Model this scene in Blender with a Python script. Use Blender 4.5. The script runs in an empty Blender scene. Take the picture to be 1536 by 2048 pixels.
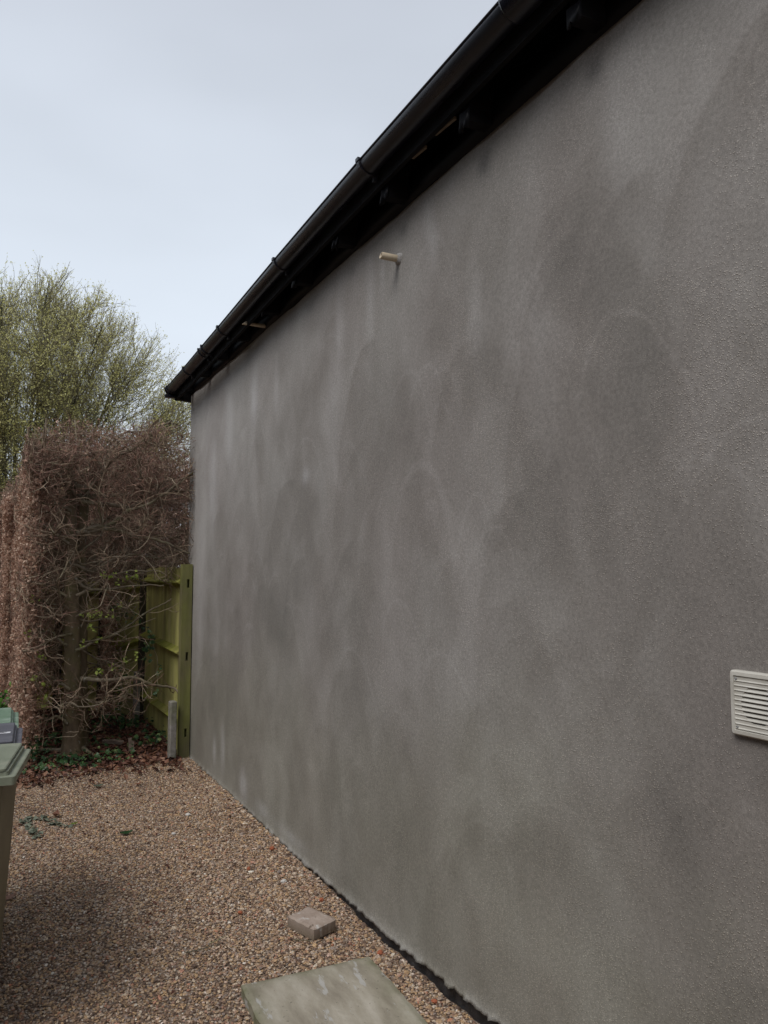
import bpy, math, random
import numpy as np
from mathutils import Vector, Matrix

# ------------------------------------------------------------------ camera, sky, sun, exposure
S = bpy.context.scene
COL = S.collection
YAW, PITCH = 27.087, 4.5
cam_data = bpy.data.cameras.new('camera')
cam = bpy.data.objects.new('camera', cam_data); COL.objects.link(cam)
cam.location = (-1.757, 0.0, 1.75)
cam.rotation_euler = (math.radians(90 + PITCH), 0, math.radians(-YAW))
cam_data.sensor_fit = 'VERTICAL'; cam_data.sensor_height = 24.0
cam_data.lens = 24.0 * 1538.0 / 2048.0
cam_data.clip_start = 0.05; cam_data.clip_end = 2000
S.camera = cam

SUN_EL, SUN_ROT = 52.0, 245.0
w = bpy.data.worlds.new('World'); S.world = w; w.use_nodes = True
nt = w.node_tree; nt.nodes.clear()
def wn(t, **k):
    n = nt.nodes.new(t)
    for a, b in k.items(): setattr(n, a, b)
    return n
sky = wn('ShaderNodeTexSky', sky_type='NISHITA', sun_disc=False)
sky.sun_elevation = math.radians(SUN_EL); sky.sun_rotation = math.radians(SUN_ROT)
bg1 = wn('ShaderNodeBackground'); bg1.inputs[1].default_value = 0.05
nt.links.new(sky.outputs[0], bg1.inputs[0])
tc = wn('ShaderNodeTexCoord')
sep = wn('ShaderNodeSeparateXYZ'); nt.links.new(tc.outputs['Generated'], sep.inputs[0])
ramp = wn('ShaderNodeValToRGB')                       # overcast: a little paler low down
el = ramp.color_ramp.elements
el[0].position = 0.0; el[0].color = (0.745, 0.810, 0.880, 1)
el[1].position = 0.62; el[1].color = (0.555, 0.595, 0.665, 1)
e = el.new(0.30); e.color = (0.690, 0.755, 0.835, 1)
nt.links.new(sep.outputs['Z'], ramp.inputs[0])
noi = wn('ShaderNodeTexNoise'); noi.inputs['Scale'].default_value = 2.2; noi.inputs['Detail'].default_value = 3
mp = wn('ShaderNodeMapping'); mp.inputs['Scale'].default_value = (1, 1, 2.4)
nt.links.new(tc.outputs['Generated'], mp.inputs[0]); nt.links.new(mp.outputs[0], noi.inputs['Vector'])
mr = wn('ShaderNodeMapRange'); mr.inputs[1].default_value = 0.3; mr.inputs[2].default_value = 0.7
mr.inputs[3].default_value = 0.94; mr.inputs[4].default_value = 1.06
nt.links.new(noi.outputs[0], mr.inputs[0])
mul = wn('ShaderNodeVectorMath', operation='SCALE')
nt.links.new(ramp.outputs[0], mul.inputs[0]); nt.links.new(mr.outputs[0], mul.inputs['Scale'])
bg2 = wn('ShaderNodeBackground'); bg2.inputs[1].default_value = 0.62
nt.links.new(mul.outputs[0], bg2.inputs[0])
mixs = wn('ShaderNodeMixShader'); mixs.inputs[0].default_value = 0.90
nt.links.new(bg1.outputs[0], mixs.inputs[1]); nt.links.new(bg2.outputs[0], mixs.inputs[2])
wo = wn('ShaderNodeOutputWorld'); nt.links.new(mixs.outputs[0], wo.inputs[0])

sd = bpy.data.lights.new('sun', 'SUN'); sd.energy = 1.18; sd.angle = math.radians(30); sd.color = (1, 0.97, 0.93)
sun = bpy.data.objects.new('sun', sd); COL.objects.link(sun)
sdir = Vector((-math.sin(math.radians(65)) * math.cos(math.radians(SUN_EL)), -math.cos(math.radians(65)) * math.cos(math.radians(SUN_EL)), math.sin(math.radians(SUN_EL))))
sun.rotation_euler = sdir.to_track_quat('Z', 'Y').to_euler()

S.view_settings.view_transform = 'Standard'; S.view_settings.look = 'None'
S.view_settings.exposure = 0.92; S.view_settings.gamma = 1.0
S.view_settings.use_curve_mapping = False
S.render.resolution_x = 768; S.render.resolution_y = 1024

# ------------------------------------------------------------------ helpers
rng = np.random.default_rng(11)
def tag(o, label=None, cat=None, group=None, kind=None):
    if label: o['label'] = label
    if cat: o['category'] = cat
    if group: o['group'] = group
    if kind: o['kind'] = kind
    return o
def empty(name, loc=(0, 0, 0), rz=0, label=None, cat=None, group=None):
    o = bpy.data.objects.new(name, None); COL.objects.link(o)
    o.location = loc; o.rotation_euler = (0, 0, rz); o.empty_display_size = 0.1
    return tag(o, label, cat, group)
def mk(name, V, F, mat=None, parent=None, smooth=False, attrs=None):
    """V (n,3) array; F list of (m,k) index arrays -> one mesh object"""
    V = np.asarray(V, dtype=np.float32)
    F = [np.asarray(f, dtype=np.int32) for f in F if len(f)]
    me = bpy.data.meshes.new(name)
    me.vertices.add(len(V)); me.vertices.foreach_set('co', V.ravel())
    nl = sum(f.size for f in F); npoly = sum(len(f) for f in F)
    me.loops.add(nl); me.polygons.add(npoly)
    me.loops.foreach_set('vertex_index', np.concatenate([f.ravel() for f in F]))
    tot = np.concatenate([np.full(len(f), f.shape[1], dtype=np.int32) for f in F])
    st = np.concatenate([[0], np.cumsum(tot)[:-1]]).astype(np.int32)
    me.polygons.foreach_set('loop_start', st)
    me.update(calc_edges=True); me.validate()
    me.polygons.foreach_set('use_smooth', np.full(len(me.polygons), bool(smooth)))
    if attrs:
        for k, a in attrs.items():
            at = me.attributes.new(k, 'FLOAT', 'POINT'); at.data.foreach_set('value', np.asarray(a, dtype=np.float32))
    if mat: me.materials.append(mat)
    o = bpy.data.objects.new(name, me); COL.objects.link(o)
    if parent: o.parent = parent
    return o
class MB:
    """collects simple solids into one mesh"""
    def __init__(s): s.V = []; s.F = {}; s.n = 0
    def add(s, V, F):
        V = np.asarray(V, float)
        for f in F: s.F.setdefault(len(f), []).append([i + s.n for i in f])
        s.V.append(V); s.n += len(V); return s
    def box(s, lo, hi, rot=None, c=None, cham=0.0):
        lo = np.array(lo, float); hi = np.array(hi, float)
        if cham > 0:
            a = lo; b = hi; k = cham; vs = []; 
            for z, ins in ((a[2], k), (a[2] + k, 0), (b[2] - k, 0), (b[2], k)):
                x0, x1, y0, y1 = a[0] + ins, b[0] - ins, a[1] + ins, b[1] - ins
                q = k if ins == 0 else k * .5
                vs += [(x0 + q, y0, z), (x1 - q, y0, z), (x1, y0 + q, z), (x1, y1 - q, z), (x1 - q, y1, z), (x0 + q, y1, z), (x0, y1 - q, z), (x0, y0 + q, z)]
            fs = [list(range(7, -1, -1)), list(range(24, 32))]
            for r in range(3):
                for i in range(8): fs.append([r * 8 + i, r * 8 + (i + 1) % 8, r * 8 + 8 + (i + 1) % 8, r * 8 + 8 + i])
            V = np.array(vs)
        else:
            V = np.array([[x, y, z] for z in (lo[2], hi[2]) for x, y in ((lo[0], lo[1]), (hi[0], lo[1]), (hi[0], hi[1]), (lo[0], hi[1]))])
            fs = [[3, 2, 1, 0], [4, 5, 6, 7], [0, 1, 5, 4], [1, 2, 6, 5], [2, 3, 7, 6], [3, 0, 4, 7]]
        if rot is not None:
            cc = (lo + hi) / 2 if c is None else np.array(c, float)
            V = (V - cc) @ np.array(rot.to_3x3()).T + cc
        return s.add(V, fs)
    def loft(s, rings, cap0=True, cap1=True):
        n = len(rings[0]); V = np.concatenate([np.asarray(r, float) for r in rings]); fs = []
        for k in range(len(rings) - 1):
            for i in range(n): fs.append([k * n + i, k * n + (i + 1) % n, (k + 1) * n + (i + 1) % n, (k + 1) * n + i])
        if cap0: fs.append(list(range(n - 1, -1, -1)))
        if cap1: fs.append([(len(rings) - 1) * n + i for i in range(n)])
        return s.add(V, fs)
    def build(s, name, mat, parent=None, smooth=False, label=None, attrs=None):
        o = mk(name, np.concatenate(s.V), [np.array(f) for f in s.F.values()], mat, parent, smooth, attrs)
        if label: o['label'] = label
        return o
def rrect(cx, cy, hx, hy, r, z, n=4, rot=0.0):
    pts = []
    for qx, qy, a0 in ((1, 1, 0), (-1, 1, 90), (-1, -1, 180), (1, -1, 270)):
        for k in range(n + 1):
            a = math.radians(a0 + 90 * k / n)
            pts.append((cx + qx * (hx - r) + r * math.cos(a), cy + qy * (hy - r) + r * math.sin(a), z))
    return pts
def vnoise(x, y, z=0.0, seed=0):
    x = np.asarray(x, float); y = np.asarray(y, float); z = np.zeros_like(x) + z
    xi = np.floor(x).astype(np.int64); yi = np.floor(y).astype(np.int64); zi = np.floor(z).astype(np.int64)
    xf = x - xi; yf = y - yi; zf = z - zi
    u = xf * xf * (3 - 2 * xf); v = yf * yf * (3 - 2 * yf); t = zf * zf * (3 - 2 * zf)
    def h(a, b, c):
        n = (a * 374761393 + b * 668265263 + c * 2147483647 + seed * 1274126177) & 0xffffffff
        n = ((n ^ (n >> 13)) * 1274126177) & 0xffffffff
        n = ((n ^ (n >> 15)) * 2246822519) & 0xffffffff
        return (n ^ (n >> 16)) / 4294967295.0
    r = 0
    for a in (0, 1):
        for b in (0, 1):
            for c in (0, 1):
                wgt = (u if a else 1 - u) * (v if b else 1 - v) * (t if c else 1 - t)
                r = r + wgt * h(xi + a, yi + b, zi + c)
    return r
def fbm(x, y, z=0.0, oct=4, seed=0):
    r = 0; amp = 0.5; tot = 0
    for k in range(oct):
        r = r + amp * vnoise(x * 2 ** k, y * 2 ** k, np.asarray(z) * 2 ** k, seed + k); tot += amp; amp *= 0.5
    return r / tot
def sstep(a, b, x):
    t = np.clip((x - a) / (b - a), 0, 1); return t * t * (3 - 2 * t)
def unit(v): return v / np.maximum(np.linalg.norm(v, axis=-1, keepdims=True), 1e-9)
def tubes(P, R, sides=4):
    """P (N,K,3), R (N,K) -> verts, quads"""
    N, K, _ = P.shape
    T = np.empty_like(P); T[:, 1:-1] = P[:, 2:] - P[:, :-2]; T[:, 0] = P[:, 1] - P[:, 0]; T[:, -1] = P[:, -1] - P[:, -2]
    T = unit(T)
    ref = np.where(np.abs(T[:, :1, 2:3]) < 0.8, np.array([[[0, 0, 1.0]]]), np.array([[[1.0, 0, 0]]]))
    A = unit(np.cross(T, ref)); B = np.cross(T, A)
    ang = np.arange(sides) * 2 * math.pi / sides
    ring = P[:, :, None, :] + R[:, :, None, None] * (np.cos(ang)[None, None, :, None] * A[:, :, None, :] + np.sin(ang)[None, None, :, None] * B[:, :, None, :])
    V = ring.reshape(-1, 3)
    i = np.arange(N)[:, None, None] * K * sides + np.arange(K - 1)[None, :, None] * sides
    j = np.arange(sides)[None, None, :]; j2 = (j + 1) % sides
    F = np.stack([i + j, i + j2, i + sides + j2, i + sides + j], -1).reshape(-1, 4)
    return V, F
class Acc:
    def __init__(s): s.V = []; s.F = {}; s.A = []; s.n = 0
    def add(s, V, F, a=None):
        s.V.append(V); s.F.setdefault(F.shape[1], []).append(F + s.n); s.n += len(V)
        s.A.append(np.zeros(len(V)) if a is None else a)
    def tube(s, P, R, sides=4):
        if len(P) == 0: return
        V, F = tubes(P, R, sides); a = np.repeat(rng.random(len(P)), P.shape[1] * sides); s.add(V, F, a)
    def build(s, name, mat, parent=None, smooth=True):
        return mk(name, np.concatenate(s.V), [np.concatenate(f) for f in s.F.values()], mat, parent, smooth, {'rnd': np.concatenate(s.A)})
def walk(start, d, length, K, wob, bias=(0, 0, 0), lo=None, hi=None, curl=0.0):
    N = len(start); d = unit(np.array(d, float)); p = np.array(start, float); P = [p.copy()]
    step = (np.asarray(length) / (K - 1))[:, None]; c = rng.normal(size=(N, 3)) * curl
    for k in range(K - 1):
        d = unit(d + rng.normal(size=(N, 3)) * wob + c + np.array(bias))
        p = p + d * step
        if lo is not None:
            q = np.clip(p, lo, hi); out = q != p
            d = np.where(out, -0.3 * d, d); p = q
        P.append(p.copy())
    return np.stack(P, 1)
def children(P, n, spread, t0=0.2, t1=1.0):
    """n children off polylines P: start point, direction, parent index, t"""
    N, K, _ = P.shape; pi = rng.integers(0, N, n); t = rng.uniform(t0, t1, n) * (K - 1)
    k = np.minimum(t.astype(int), K - 2); f = (t - k)[:, None]
    a = P[pi, k]; b = P[pi, k + 1]; s = a * (1 - f) + b * f; T = unit(b - a)
    return s, unit(T + rng.normal(size=(n, 3)) * spread), pi, t / (K - 1)
def leaves(C, nrm, size, asp=0.55, fold=0.25, jit=0.8):
    """folded rhombic leaves -> verts, tris"""
    N = len(C); n = unit(np.asarray(nrm, float) + rng.normal(size=(N, 3)) * jit)
    u = unit(np.cross(n, rng.normal(size=(N, 3)))); v = np.cross(n, u); L = np.asarray(size).reshape(-1, 1) * np.ones((N, 1))
    V = np.stack([C - u * L * .5, C + v * L * asp * .5 + n * L * fold, C + u * L * .5 + n * L * fold * rng.uniform(-1, 1, (N, 1)), C - v * L * asp * .5 + n * L * fold], 1).reshape(-1, 3)
    b = np.arange(N)[:, None] * 4
    F = np.concatenate([b + np.array([[0, 2, 1]]), b + np.array([[0, 3, 2]])]); a = np.repeat(rng.random(N), 4)
    return V, F, a

# ------------------------------------------------------------------ materials
class M:
    def __init__(s, name, rough=0.7, spec=0.3):
        s.m = bpy.data.materials.new(name); s.m.use_nodes = True; s.t = s.m.node_tree
        s.b = s.t.nodes['Principled BSDF']; s.b.inputs['Roughness'].default_value = rough
        s.b.inputs['Specular IOR Level'].default_value = spec
        s.tc = s.n('ShaderNodeTexCoord')
    def n(s, t, **k):
        x = s.t.nodes.new(t)
        for a, b in k.items(): setattr(x, a, b)
        return x
    def l(s, a, b): s.t.links.new(a, b)
    def noise(s, scale, detail=4, sc=(1, 1, 1), rough=0.55, w=None):
        mp = s.n('ShaderNodeMapping'); mp.inputs['Scale'].default_value = sc
        if w: mp.inputs['Location'].default_value = w
        s.l(s.tc.outputs['Object'], mp.inputs[0])
        n = s.n('ShaderNodeTexNoise'); n.inputs['Scale'].default_value = scale; n.inputs['Detail'].default_value = detail
        n.inputs['Roughness'].default_value = rough; s.l(mp.outputs[0], n.inputs['Vector']); return n.outputs[0]
    def vor(s, scale, out='Distance', sc=(1, 1, 1), feat='F1'):
        mp = s.n('ShaderNodeMapping'); mp.inputs['Scale'].default_value = sc; s.l(s.tc.outputs['Object'], mp.inputs[0])
        n = s.n('ShaderNodeTexVoronoi', feature=feat); n.inputs['Scale'].default_value = scale
        s.l(mp.outputs[0], n.inputs['Vector']); return n.outputs[out]
    def ramp(s, fac, stops, interp='LINEAR'):
        r = s.n('ShaderNodeValToRGB'); r.color_ramp.interpolation = interp; el = r.color_ramp.elements
        while len(el) > 1: el.remove(el[0])
        for i, (p, c) in enumerate(stops):
            e = el[0] if i == 0 else el.new(p); e.position = p; c = c if len(c) == 4 else (*c, 1); e.color = c
        s.l(fac, r.inputs[0]); return r.outputs[0]
    def mix(s, fac, a, b, mode='MIX'):
        x = s.n('ShaderNodeMix', data_type='RGBA', blend_type=mode)
        for sock, v in ((x.inputs[0], fac), (x.inputs[6], a), (x.inputs[7], b)):
            if isinstance(v, (int, float)): sock.default_value = v
            elif isinstance(v, tuple): sock.default_value = v if len(v) == 4 else (*v, 1)
            else: s.l(v, sock)
        return x.outputs[2]
    def math(s, op, a, b=0.0, clamp=False):
        x = s.n('ShaderNodeMath', operation=op, use_clamp=clamp)
        for sock, v in ((x.inputs[0], a), (x.inputs[1], b)):
            if isinstance(v, (int, float)): sock.default_value = v
            else: s.l(v, sock)
        return x.outputs[0]
    def rng_(s, v, a, b, c, d):
        x = s.n('ShaderNodeMapRange')
        for i, q in enumerate((a, b, c, d)): x.inputs[i + 1].default_value = q
        s.l(v, x.inputs[0]); return x.outputs[0]
    def attr(s, name, typ='GEOMETRY', out='Fac'):
        x = s.n('ShaderNodeAttribute', attribute_name=name, attribute_type=typ); return x.outputs[out]
    def objrand(s): return s.n('ShaderNodeObjectInfo').outputs['Random']
    def col(s, c):
        if isinstance(c, tuple): s.b.inputs['Base Color'].default_value = (*c[:3], 1)
        else: s.l(c, s.b.inputs['Base Color'])
        return s
    def bump(s, h, dist=0.01, strength=1.0, prev=None):
        x = s.n('ShaderNodeBump'); x.inputs['Distance'].default_value = dist; x.inputs['Strength'].default_value = strength
        s.l(h, x.inputs['Height'])
        if prev: s.l(prev, x.inputs['Normal'])
        s.l(x.outputs[0], s.b.inputs['Normal']); return x.outputs[0]
    def rough(s, v): s.l(v, s.b.inputs['Roughness']); return s
def simple(name, c0, c1, scale=6, rough=0.6, spec=0.3, bump=0.0, bscale=60, sc=(1, 1, 1), orand=0.0):
    m = M(name, rough, spec); f = m.noise(scale, 5, sc)
    c = m.ramp(f, [(0.3, c0), (0.7, c1)])
    if orand: c = m.mix(1.0, c, m.ramp(m.objrand(), [(0, (1 - orand,) * 3), (1, (1 + orand,) * 3)]), 'MULTIPLY')
    m.col(c)
    if bump: m.bump(m.noise(bscale, 4, sc), bump)
    return m.m
def leafmat(name, stops, rough=0.55, trans=0.25):
    m = M(name, rough, 0.3); c = m.ramp(m.attr('rnd'), stops)
    m.col(c)
    t = m.n('ShaderNodeBsdfTranslucent'); m.l(c, t.inputs[0]); x = m.n('ShaderNodeMixShader'); x.inputs[0].default_value = trans
    m.l(m.b.outputs[0], x.inputs[1]); m.l(t.outputs[0], x.inputs[2])
    m.l(x.outputs[0], m.t.nodes['Material Output'].inputs[0]); return m.m

# cement render
m = M('cement_render', 0.85, 0.25)
tone = m.attr('tone'); grit = m.attr('grit'); pale = m.attr('pale'); moss = m.attr('moss')
base = m.ramp(tone, [(0.0, (0.090, 0.085, 0.078)), (0.5, (0.218, 0.203, 0.187)), (1.0, (0.400, 0.386, 0.372))])
base = m.mix(m.rng_(m.noise(1.1, 5, (1, 1, 0.6)), 0.35, 0.7, 0, 0.5), base, m.mix(1.0, base, (0.99, 0.93, 0.94), 'MULTIPLY'))
base = m.mix(m.math('MULTIPLY', moss, 0.45), base, m.mix(1.0, base, (0.90, 0.93, 0.76), 'MULTIPLY'))
base = m.mix(m.math('MULTIPLY', pale, m.rng_(m.noise(9, 5, (1, 1, 0.25)), 0.3, 0.65, 0.35, 1.0)), base, (0.46, 0.452, 0.462))
vcell = m.n('ShaderNodeSeparateColor'); m.l(m.vor(150, 'Color'), vcell.inputs[0])
dots = m.math('MULTIPLY', m.rng_(m.vor(150), 0.12, 0.38, 1, 0), m.math('GREATER_THAN', m.math('ADD', vcell.outputs[0], m.math('MULTIPLY', grit, 0.55)), 0.80))
crumbs = m.math('MULTIPLY', dots, m.math('MINIMUM', m.math('ADD', grit, 0.25), 1.0))
fine = m.noise(420, 2)
base = m.mix(m.math('MULTIPLY', crumbs, 0.75), base, m.mix(1.0, base, (2.0, 1.95, 1.85), 'MULTIPLY'))
base = m.mix(m.rng_(m.noise(210, 3), 0.62, 0.74, 0, 0.30), base, (0.09, 0.085, 0.08))
base = m.mix(0.9, base, m.ramp(fine, [(0.3, (0.72,) * 3), (0.5, (1, 1, 1)), (0.7, (1.3,) * 3)]), 'MULTIPLY')
base = m.mix(0.8, base, m.ramp(m.noise(75, 4), [(0.35, (0.86,) * 3), (0.5, (1, 1, 1)), (0.66, (1.13,) * 3)]), 'MULTIPLY')
m.col(base)
pv = m.bump(m.noise(5, 5, (1, 1, 0.5)), 0.012, 0.6)
pv = m.bump(m.noise(60, 4), 0.0018, 0.6, pv)
m.bump(m.math('ADD', m.math('MULTIPLY', crumbs, 1.0), m.math('MULTIPLY', fine, 0.25)), 0.0015, 1.0, pv)
RENDER = m.m
BITUMEN = simple('bitumen', (0.010, 0.010, 0.012), (0.035, 0.035, 0.038), 14, 0.45, 0.5, 0.006, 50)
m = M('gutter_plastic', 0.28, 0.5)
m.col(m.mix(m.rng_(m.noise(9, 6, (1, .25, 1)), 0.45, 0.75, 0, 0.6), (0.009, 0.009, 0.015), (0.030, 0.028, 0.033)))
m.rough(m.rng_(m.noise(14, 4, (1, 0.15, 1)), 0.3, 0.7, 0.2, 0.42)); PLASTIC = m.m
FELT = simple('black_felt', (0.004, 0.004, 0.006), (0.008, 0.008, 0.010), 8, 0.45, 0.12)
TARWOOD = simple('stained_timber', (0.004, 0.004, 0.005), (0.011, 0.010, 0.011), 5, 0.8, 0.12, 0.002, 40, (1, 1, 6))
RAWWOOD = simple('raw_timber', (0.10, 0.075, 0.05), (0.20, 0.155, 0.11), 12, 0.7)
SLATE = simple('roof_slate', (0.05, 0.05, 0.055), (0.10, 0.10, 0.105), 3, 0.6, 0.3, 0.003, 30, (1, 1, 1), 0.2)
CREAM = simple('cream_pvc', (0.42, 0.34, 0.24), (0.56, 0.48, 0.36), 20, 0.45, 0.4)
WHITEPVC = simple('white_pvc', (0.46, 0.44, 0.39), (0.60, 0.58, 0.53), 12, 0.4, 0.4)
DARKHOLE = simple('duct_dark', (0.02, 0.018, 0.016), (0.04, 0.036, 0.03), 9, 0.8)
STEEL = simple('screw_steel', (0.12, 0.12, 0.12), (0.3, 0.3, 0.3), 90, 0.5, 0.5)
# mossy fence timber
def fence_mat(name, g0, g1, brown, fac):
    m = M(name, 0.8, 0.2)
    gr = m.noise(26, 5, (1, 1, 0.06)); alg = m.noise(2.4, 5, (1.6, 1.6, 0.7))
    wood = m.ramp(gr, [(0.3, brown), (0.7, tuple(v * 1.7 for v in brown))])
    green = m.ramp(m.noise(9, 5, (1, 1, 0.35)), [(0.3, g0), (0.7, g1)])
    c = m.mix(m.rng_(alg, 0.30, 0.55, fac * 0.4, fac), wood, green)
    c = m.mix(1.0, c, m.ramp(m.objrand(), [(0, (0.78, 0.78, 0.78)), (1, (1.2, 1.2, 1.2))]), 'MULTIPLY')
    m.col(c); m.bump(gr, 0.003, 0.7); return m.m
BOARD = fence_mat('mossy_board', (0.36, 0.35, 0.095), (0.60, 0.57, 0.21), (0.20, 0.155, 0.10), 0.85)
RAIL = fence_mat('mossy_rail', (0.20, 0.21, 0.035), (0.38, 0.38, 0.08), (0.16, 0.12, 0.08), 1.0)
POSTM = fence_mat('post_timber', (0.10, 0.115, 0.02), (0.19, 0.20, 0.05), (0.085, 0.062, 0.055), 0.75)
DARKPOST = fence_mat('dark_post', (0.03, 0.035, 0.012), (0.05, 0.055, 0.02), (0.03, 0.024, 0.02), 0.4)
CONC = M('spur_concrete', 0.9, 0.2)
CONC.col(CONC.mix(CONC.rng_(CONC.noise(5, 5), 0.42, 0.65, 0, 0.7), CONC.ramp(CONC.noise(30, 5), [(0.3, (0.17, 0.155, 0.14)), (0.7, (0.30, 0.28, 0.26))]), (0.13, 0.14, 0.06)))
CONC.bump(CONC.noise(80, 4), 0.003); CONC = CONC.m
# bark
def bark(name, a, b, g, gf, sc=(1, 1, .3)):
    m = M(name, 0.85, 0.2); c = m.ramp(m.noise(14, 6, sc), [(0.3, a), (0.7, b)])
    c = m.mix(m.rng_(m.noise(5, 5), 0.45, 0.65, 0, gf), c, g)
    c = m.mix(m.rng_(m.noise(22, 3, (1, 1, 1), 0.5, (3, 7, 1)), 0.64, 0.70, 0, 0.6), c, (0.36, 0.35, 0.30))
    m.col(c); m.bump(m.noise(40, 5, sc), 0.006); return m.m
TRUNK = bark('hornbeam_bark', (0.075, 0.055, 0.036), (0.19, 0.14, 0.092), (0.12, 0.115, 0.045), 0.6)
LIMB = bark('limb_bark', (0.10, 0.078, 0.055), (0.27, 0.225, 0.165), (0.12, 0.12, 0.05), 0.45, (1, 1, 1))
def twigmat(name, stops, rough=0.7):
    m = M(name, rough, 0.25); c = m.ramp(m.attr('rnd'), stops); m.col(c); return m.m
TWIG = twigmat('hedge_twig', [(0, (0.09, 0.06, 0.042)), (0.4, (0.20, 0.145, 0.10)), (0.75, (0.33, 0.25, 0.175)), (1, (0.50, 0.42, 0.31))])
REDTWIG = twigmat('red_twig', [(0, (0.16, 0.085, 0.068)), (0.6, (0.32, 0.18, 0.14)), (1, (0.45, 0.29, 0.22))])
OLTWIG = twigmat('olive_twig', [(0, (0.10, 0.09, 0.06)), (0.6, (0.22, 0.195, 0.12)), (1, (0.34, 0.31, 0.18))])
TREEBARK = bark('mossy_bark', (0.040, 0.036, 0.028), (0.085, 0.078, 0.055), (0.085, 0.095, 0.025), 0.7)
BROWNLEAF = leafmat('brown_leaf', [(0, (0.22, 0.115, 0.08)), (0.35, (0.42, 0.26, 0.185)), (0.7, (0.60, 0.41, 0.31)), (1, (0.74, 0.58, 0.46))])
DEADLEAF = leafmat('dead_leaf', [(0, (0.045, 0.022, 0.018)), (0.4, (0.13, 0.055, 0.038)), (0.8, (0.22, 0.10, 0.06)), (1, (0.34, 0.20, 0.13))], 0.6, 0.1)
BUDLEAF = leafmat('bud_leaf', [(0, (0.48, 0.44, 0.16)), (0.5, (0.70, 0.68, 0.26)), (1, (0.78, 0.76, 0.42))], 0.5, 0.5)
SPRING = leafmat('spring_leaf', [(0, (0.20, 0.28, 0.04)), (1, (0.42, 0.50, 0.12))], 0.5, 0.4)
IVY = leafmat('ivy_leaf', [(0, (0.018, 0.045, 0.016)), (0.6, (0.045, 0.10, 0.035)), (0.9, (0.09, 0.16, 0.05)), (1, (0.20, 0.26, 0.10))], 0.35, 0.1)
PALEIVY = leafmat('pale_ivy_leaf', [(0, (0.08, 0.095, 0.065)), (1, (0.20, 0.22, 0.16))], 0.5, 0.05)
EVERG = leafmat('evergreen_leaf', [(0, (0.012, 0.028, 0.012)), (1, (0.045, 0.075, 0.03))], 0.6, 0.1)
# ground
STONES = [(0.0, (0.070, 0.048, 0.038)), (0.16, (0.17, 0.115, 0.085)), (0.34, (0.29, 0.195, 0.125)), (0.50, (0.42, 0.29, 0.165)), (0.62, (0.20, 0.165, 0.15)), (0.76, (0.50, 0.41, 0.31)), (0.86, (0.21, 0.11, 0.075)), (0.93, (0.50, 0.45, 0.38)), (0.975, (0.36, 0.15, 0.085)), (1.0, (0.66, 0.63, 0.57))]
m = M('gravel_bed', 0.9, 0.2)
vc = m.n('ShaderNodeSeparateColor'); m.l(m.vor(95, 'Color'), vc.inputs[0])
c = m.ramp(vc.outputs[0], STONES)
c = m.mix(m.rng_(m.vor(95), 0.3, 0.65, 0, 0.6), c, (0.085, 0.062, 0.048))
c = m.mix(m.rng_(m.noise(1.2, 4), 0.4, 0.7, 0, 0.35), c, (0.16, 0.12, 0.095))
m.col(c); m.bump(m.math('SUBTRACT', 1.0, m.vor(95)), 0.006, 0.8); GROUND = m.m
m = M('soil', 0.95, 0.1)
m.col(m.ramp(m.noise(30, 5), [(0.3, (0.030, 0.020, 0.016)), (0.7, (0.085, 0.060, 0.048))])); m.bump(m.noise(50, 5), 0.01); SOIL = m.m
m = M('gravel_stone', 0.75, 0.3)
c = m.ramp(m.attr('rnd', 'INSTANCER'), STONES)
c = m.mix(1.0, c, m.ramp(m.noise(1.9, 5), [(0.33, (0.78, 0.73, 0.70)), (0.5, (1.12, 1.08, 1.04)), (0.68, (1.65, 1.62, 1.54))]), 'MULTIPLY')
m.col(c); STONE = m.m
# slab, brick
m = M('slab_stone', 0.85, 0.25)
c = m.ramp(m.noise(5, 6, (2.2, 0.6, 1)), [(0.3, (0.21, 0.18, 0.14)), (0.5, (0.33, 0.295, 0.235)), (0.72, (0.45, 0.41, 0.345))])
edge = m.attr('edge')
c = m.mix(m.math('MULTIPLY', edge, m.rng_(m.noise(7, 5), 0.35, 0.65, 0.1, 0.8)), c, (0.105, 0.115, 0.045))
c = m.mix(m.rng_(m.noise(9, 5, (2.0, 0.5, 1), 0.6, (4, 1, 2)), 0.60, 0.64, 0, 0.75), c, (0.44, 0.43, 0.41))
c = m.mix(m.rng_(m.noise(60, 3), 0.66, 0.72, 0, 0.7), c, (0.07, 0.06, 0.05))
m.col(c); m.bump(m.noise(25, 6), 0.005); SLAB = m.m
m = M('block_clay', 0.85, 0.25)
c = m.ramp(m.noise(12, 5), [(0.3, (0.27, 0.205, 0.165)), (0.7, (0.41, 0.335, 0.285))])
c = m.mix(m.rng_(m.noise(16, 4, (1, 1, 1), 0.5, (2, 2, 2)), 0.62, 0.68, 0, 0.8), c, (0.55, 0.53, 0.50))
c = m.mix(m.rng_(m.noise(24, 4, (1, 1, 1), 0.5, (5, 2, 9)), 0.64, 0.70, 0, 0.8), c, (0.09, 0.06, 0.04))
c = m.mix(m.math('MULTIPLY', m.attr('edge'), 0.75), c, (0.15, 0.115, 0.075)); m.col(c); m.bump(m.noise(70, 4), 0.002); BLOCK = m.m
def binmat(name, a, b, dirt):
    m = M(name, 0.55, 0.3); c = m.ramp(m.noise(4, 5), [(0.3, a), (0.7, b)])
    c = m.mix(m.rng_(m.noise(9, 6), 0.45, 0.7, 0, 0.55), c, dirt); m.col(c); m.bump(m.noise(160, 3), 0.0008); return m.m
BIN_OLIVE = binmat('bin_olive', (0.165, 0.185, 0.130), (0.25, 0.27, 0.20), (0.30, 0.30, 0.23))
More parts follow.
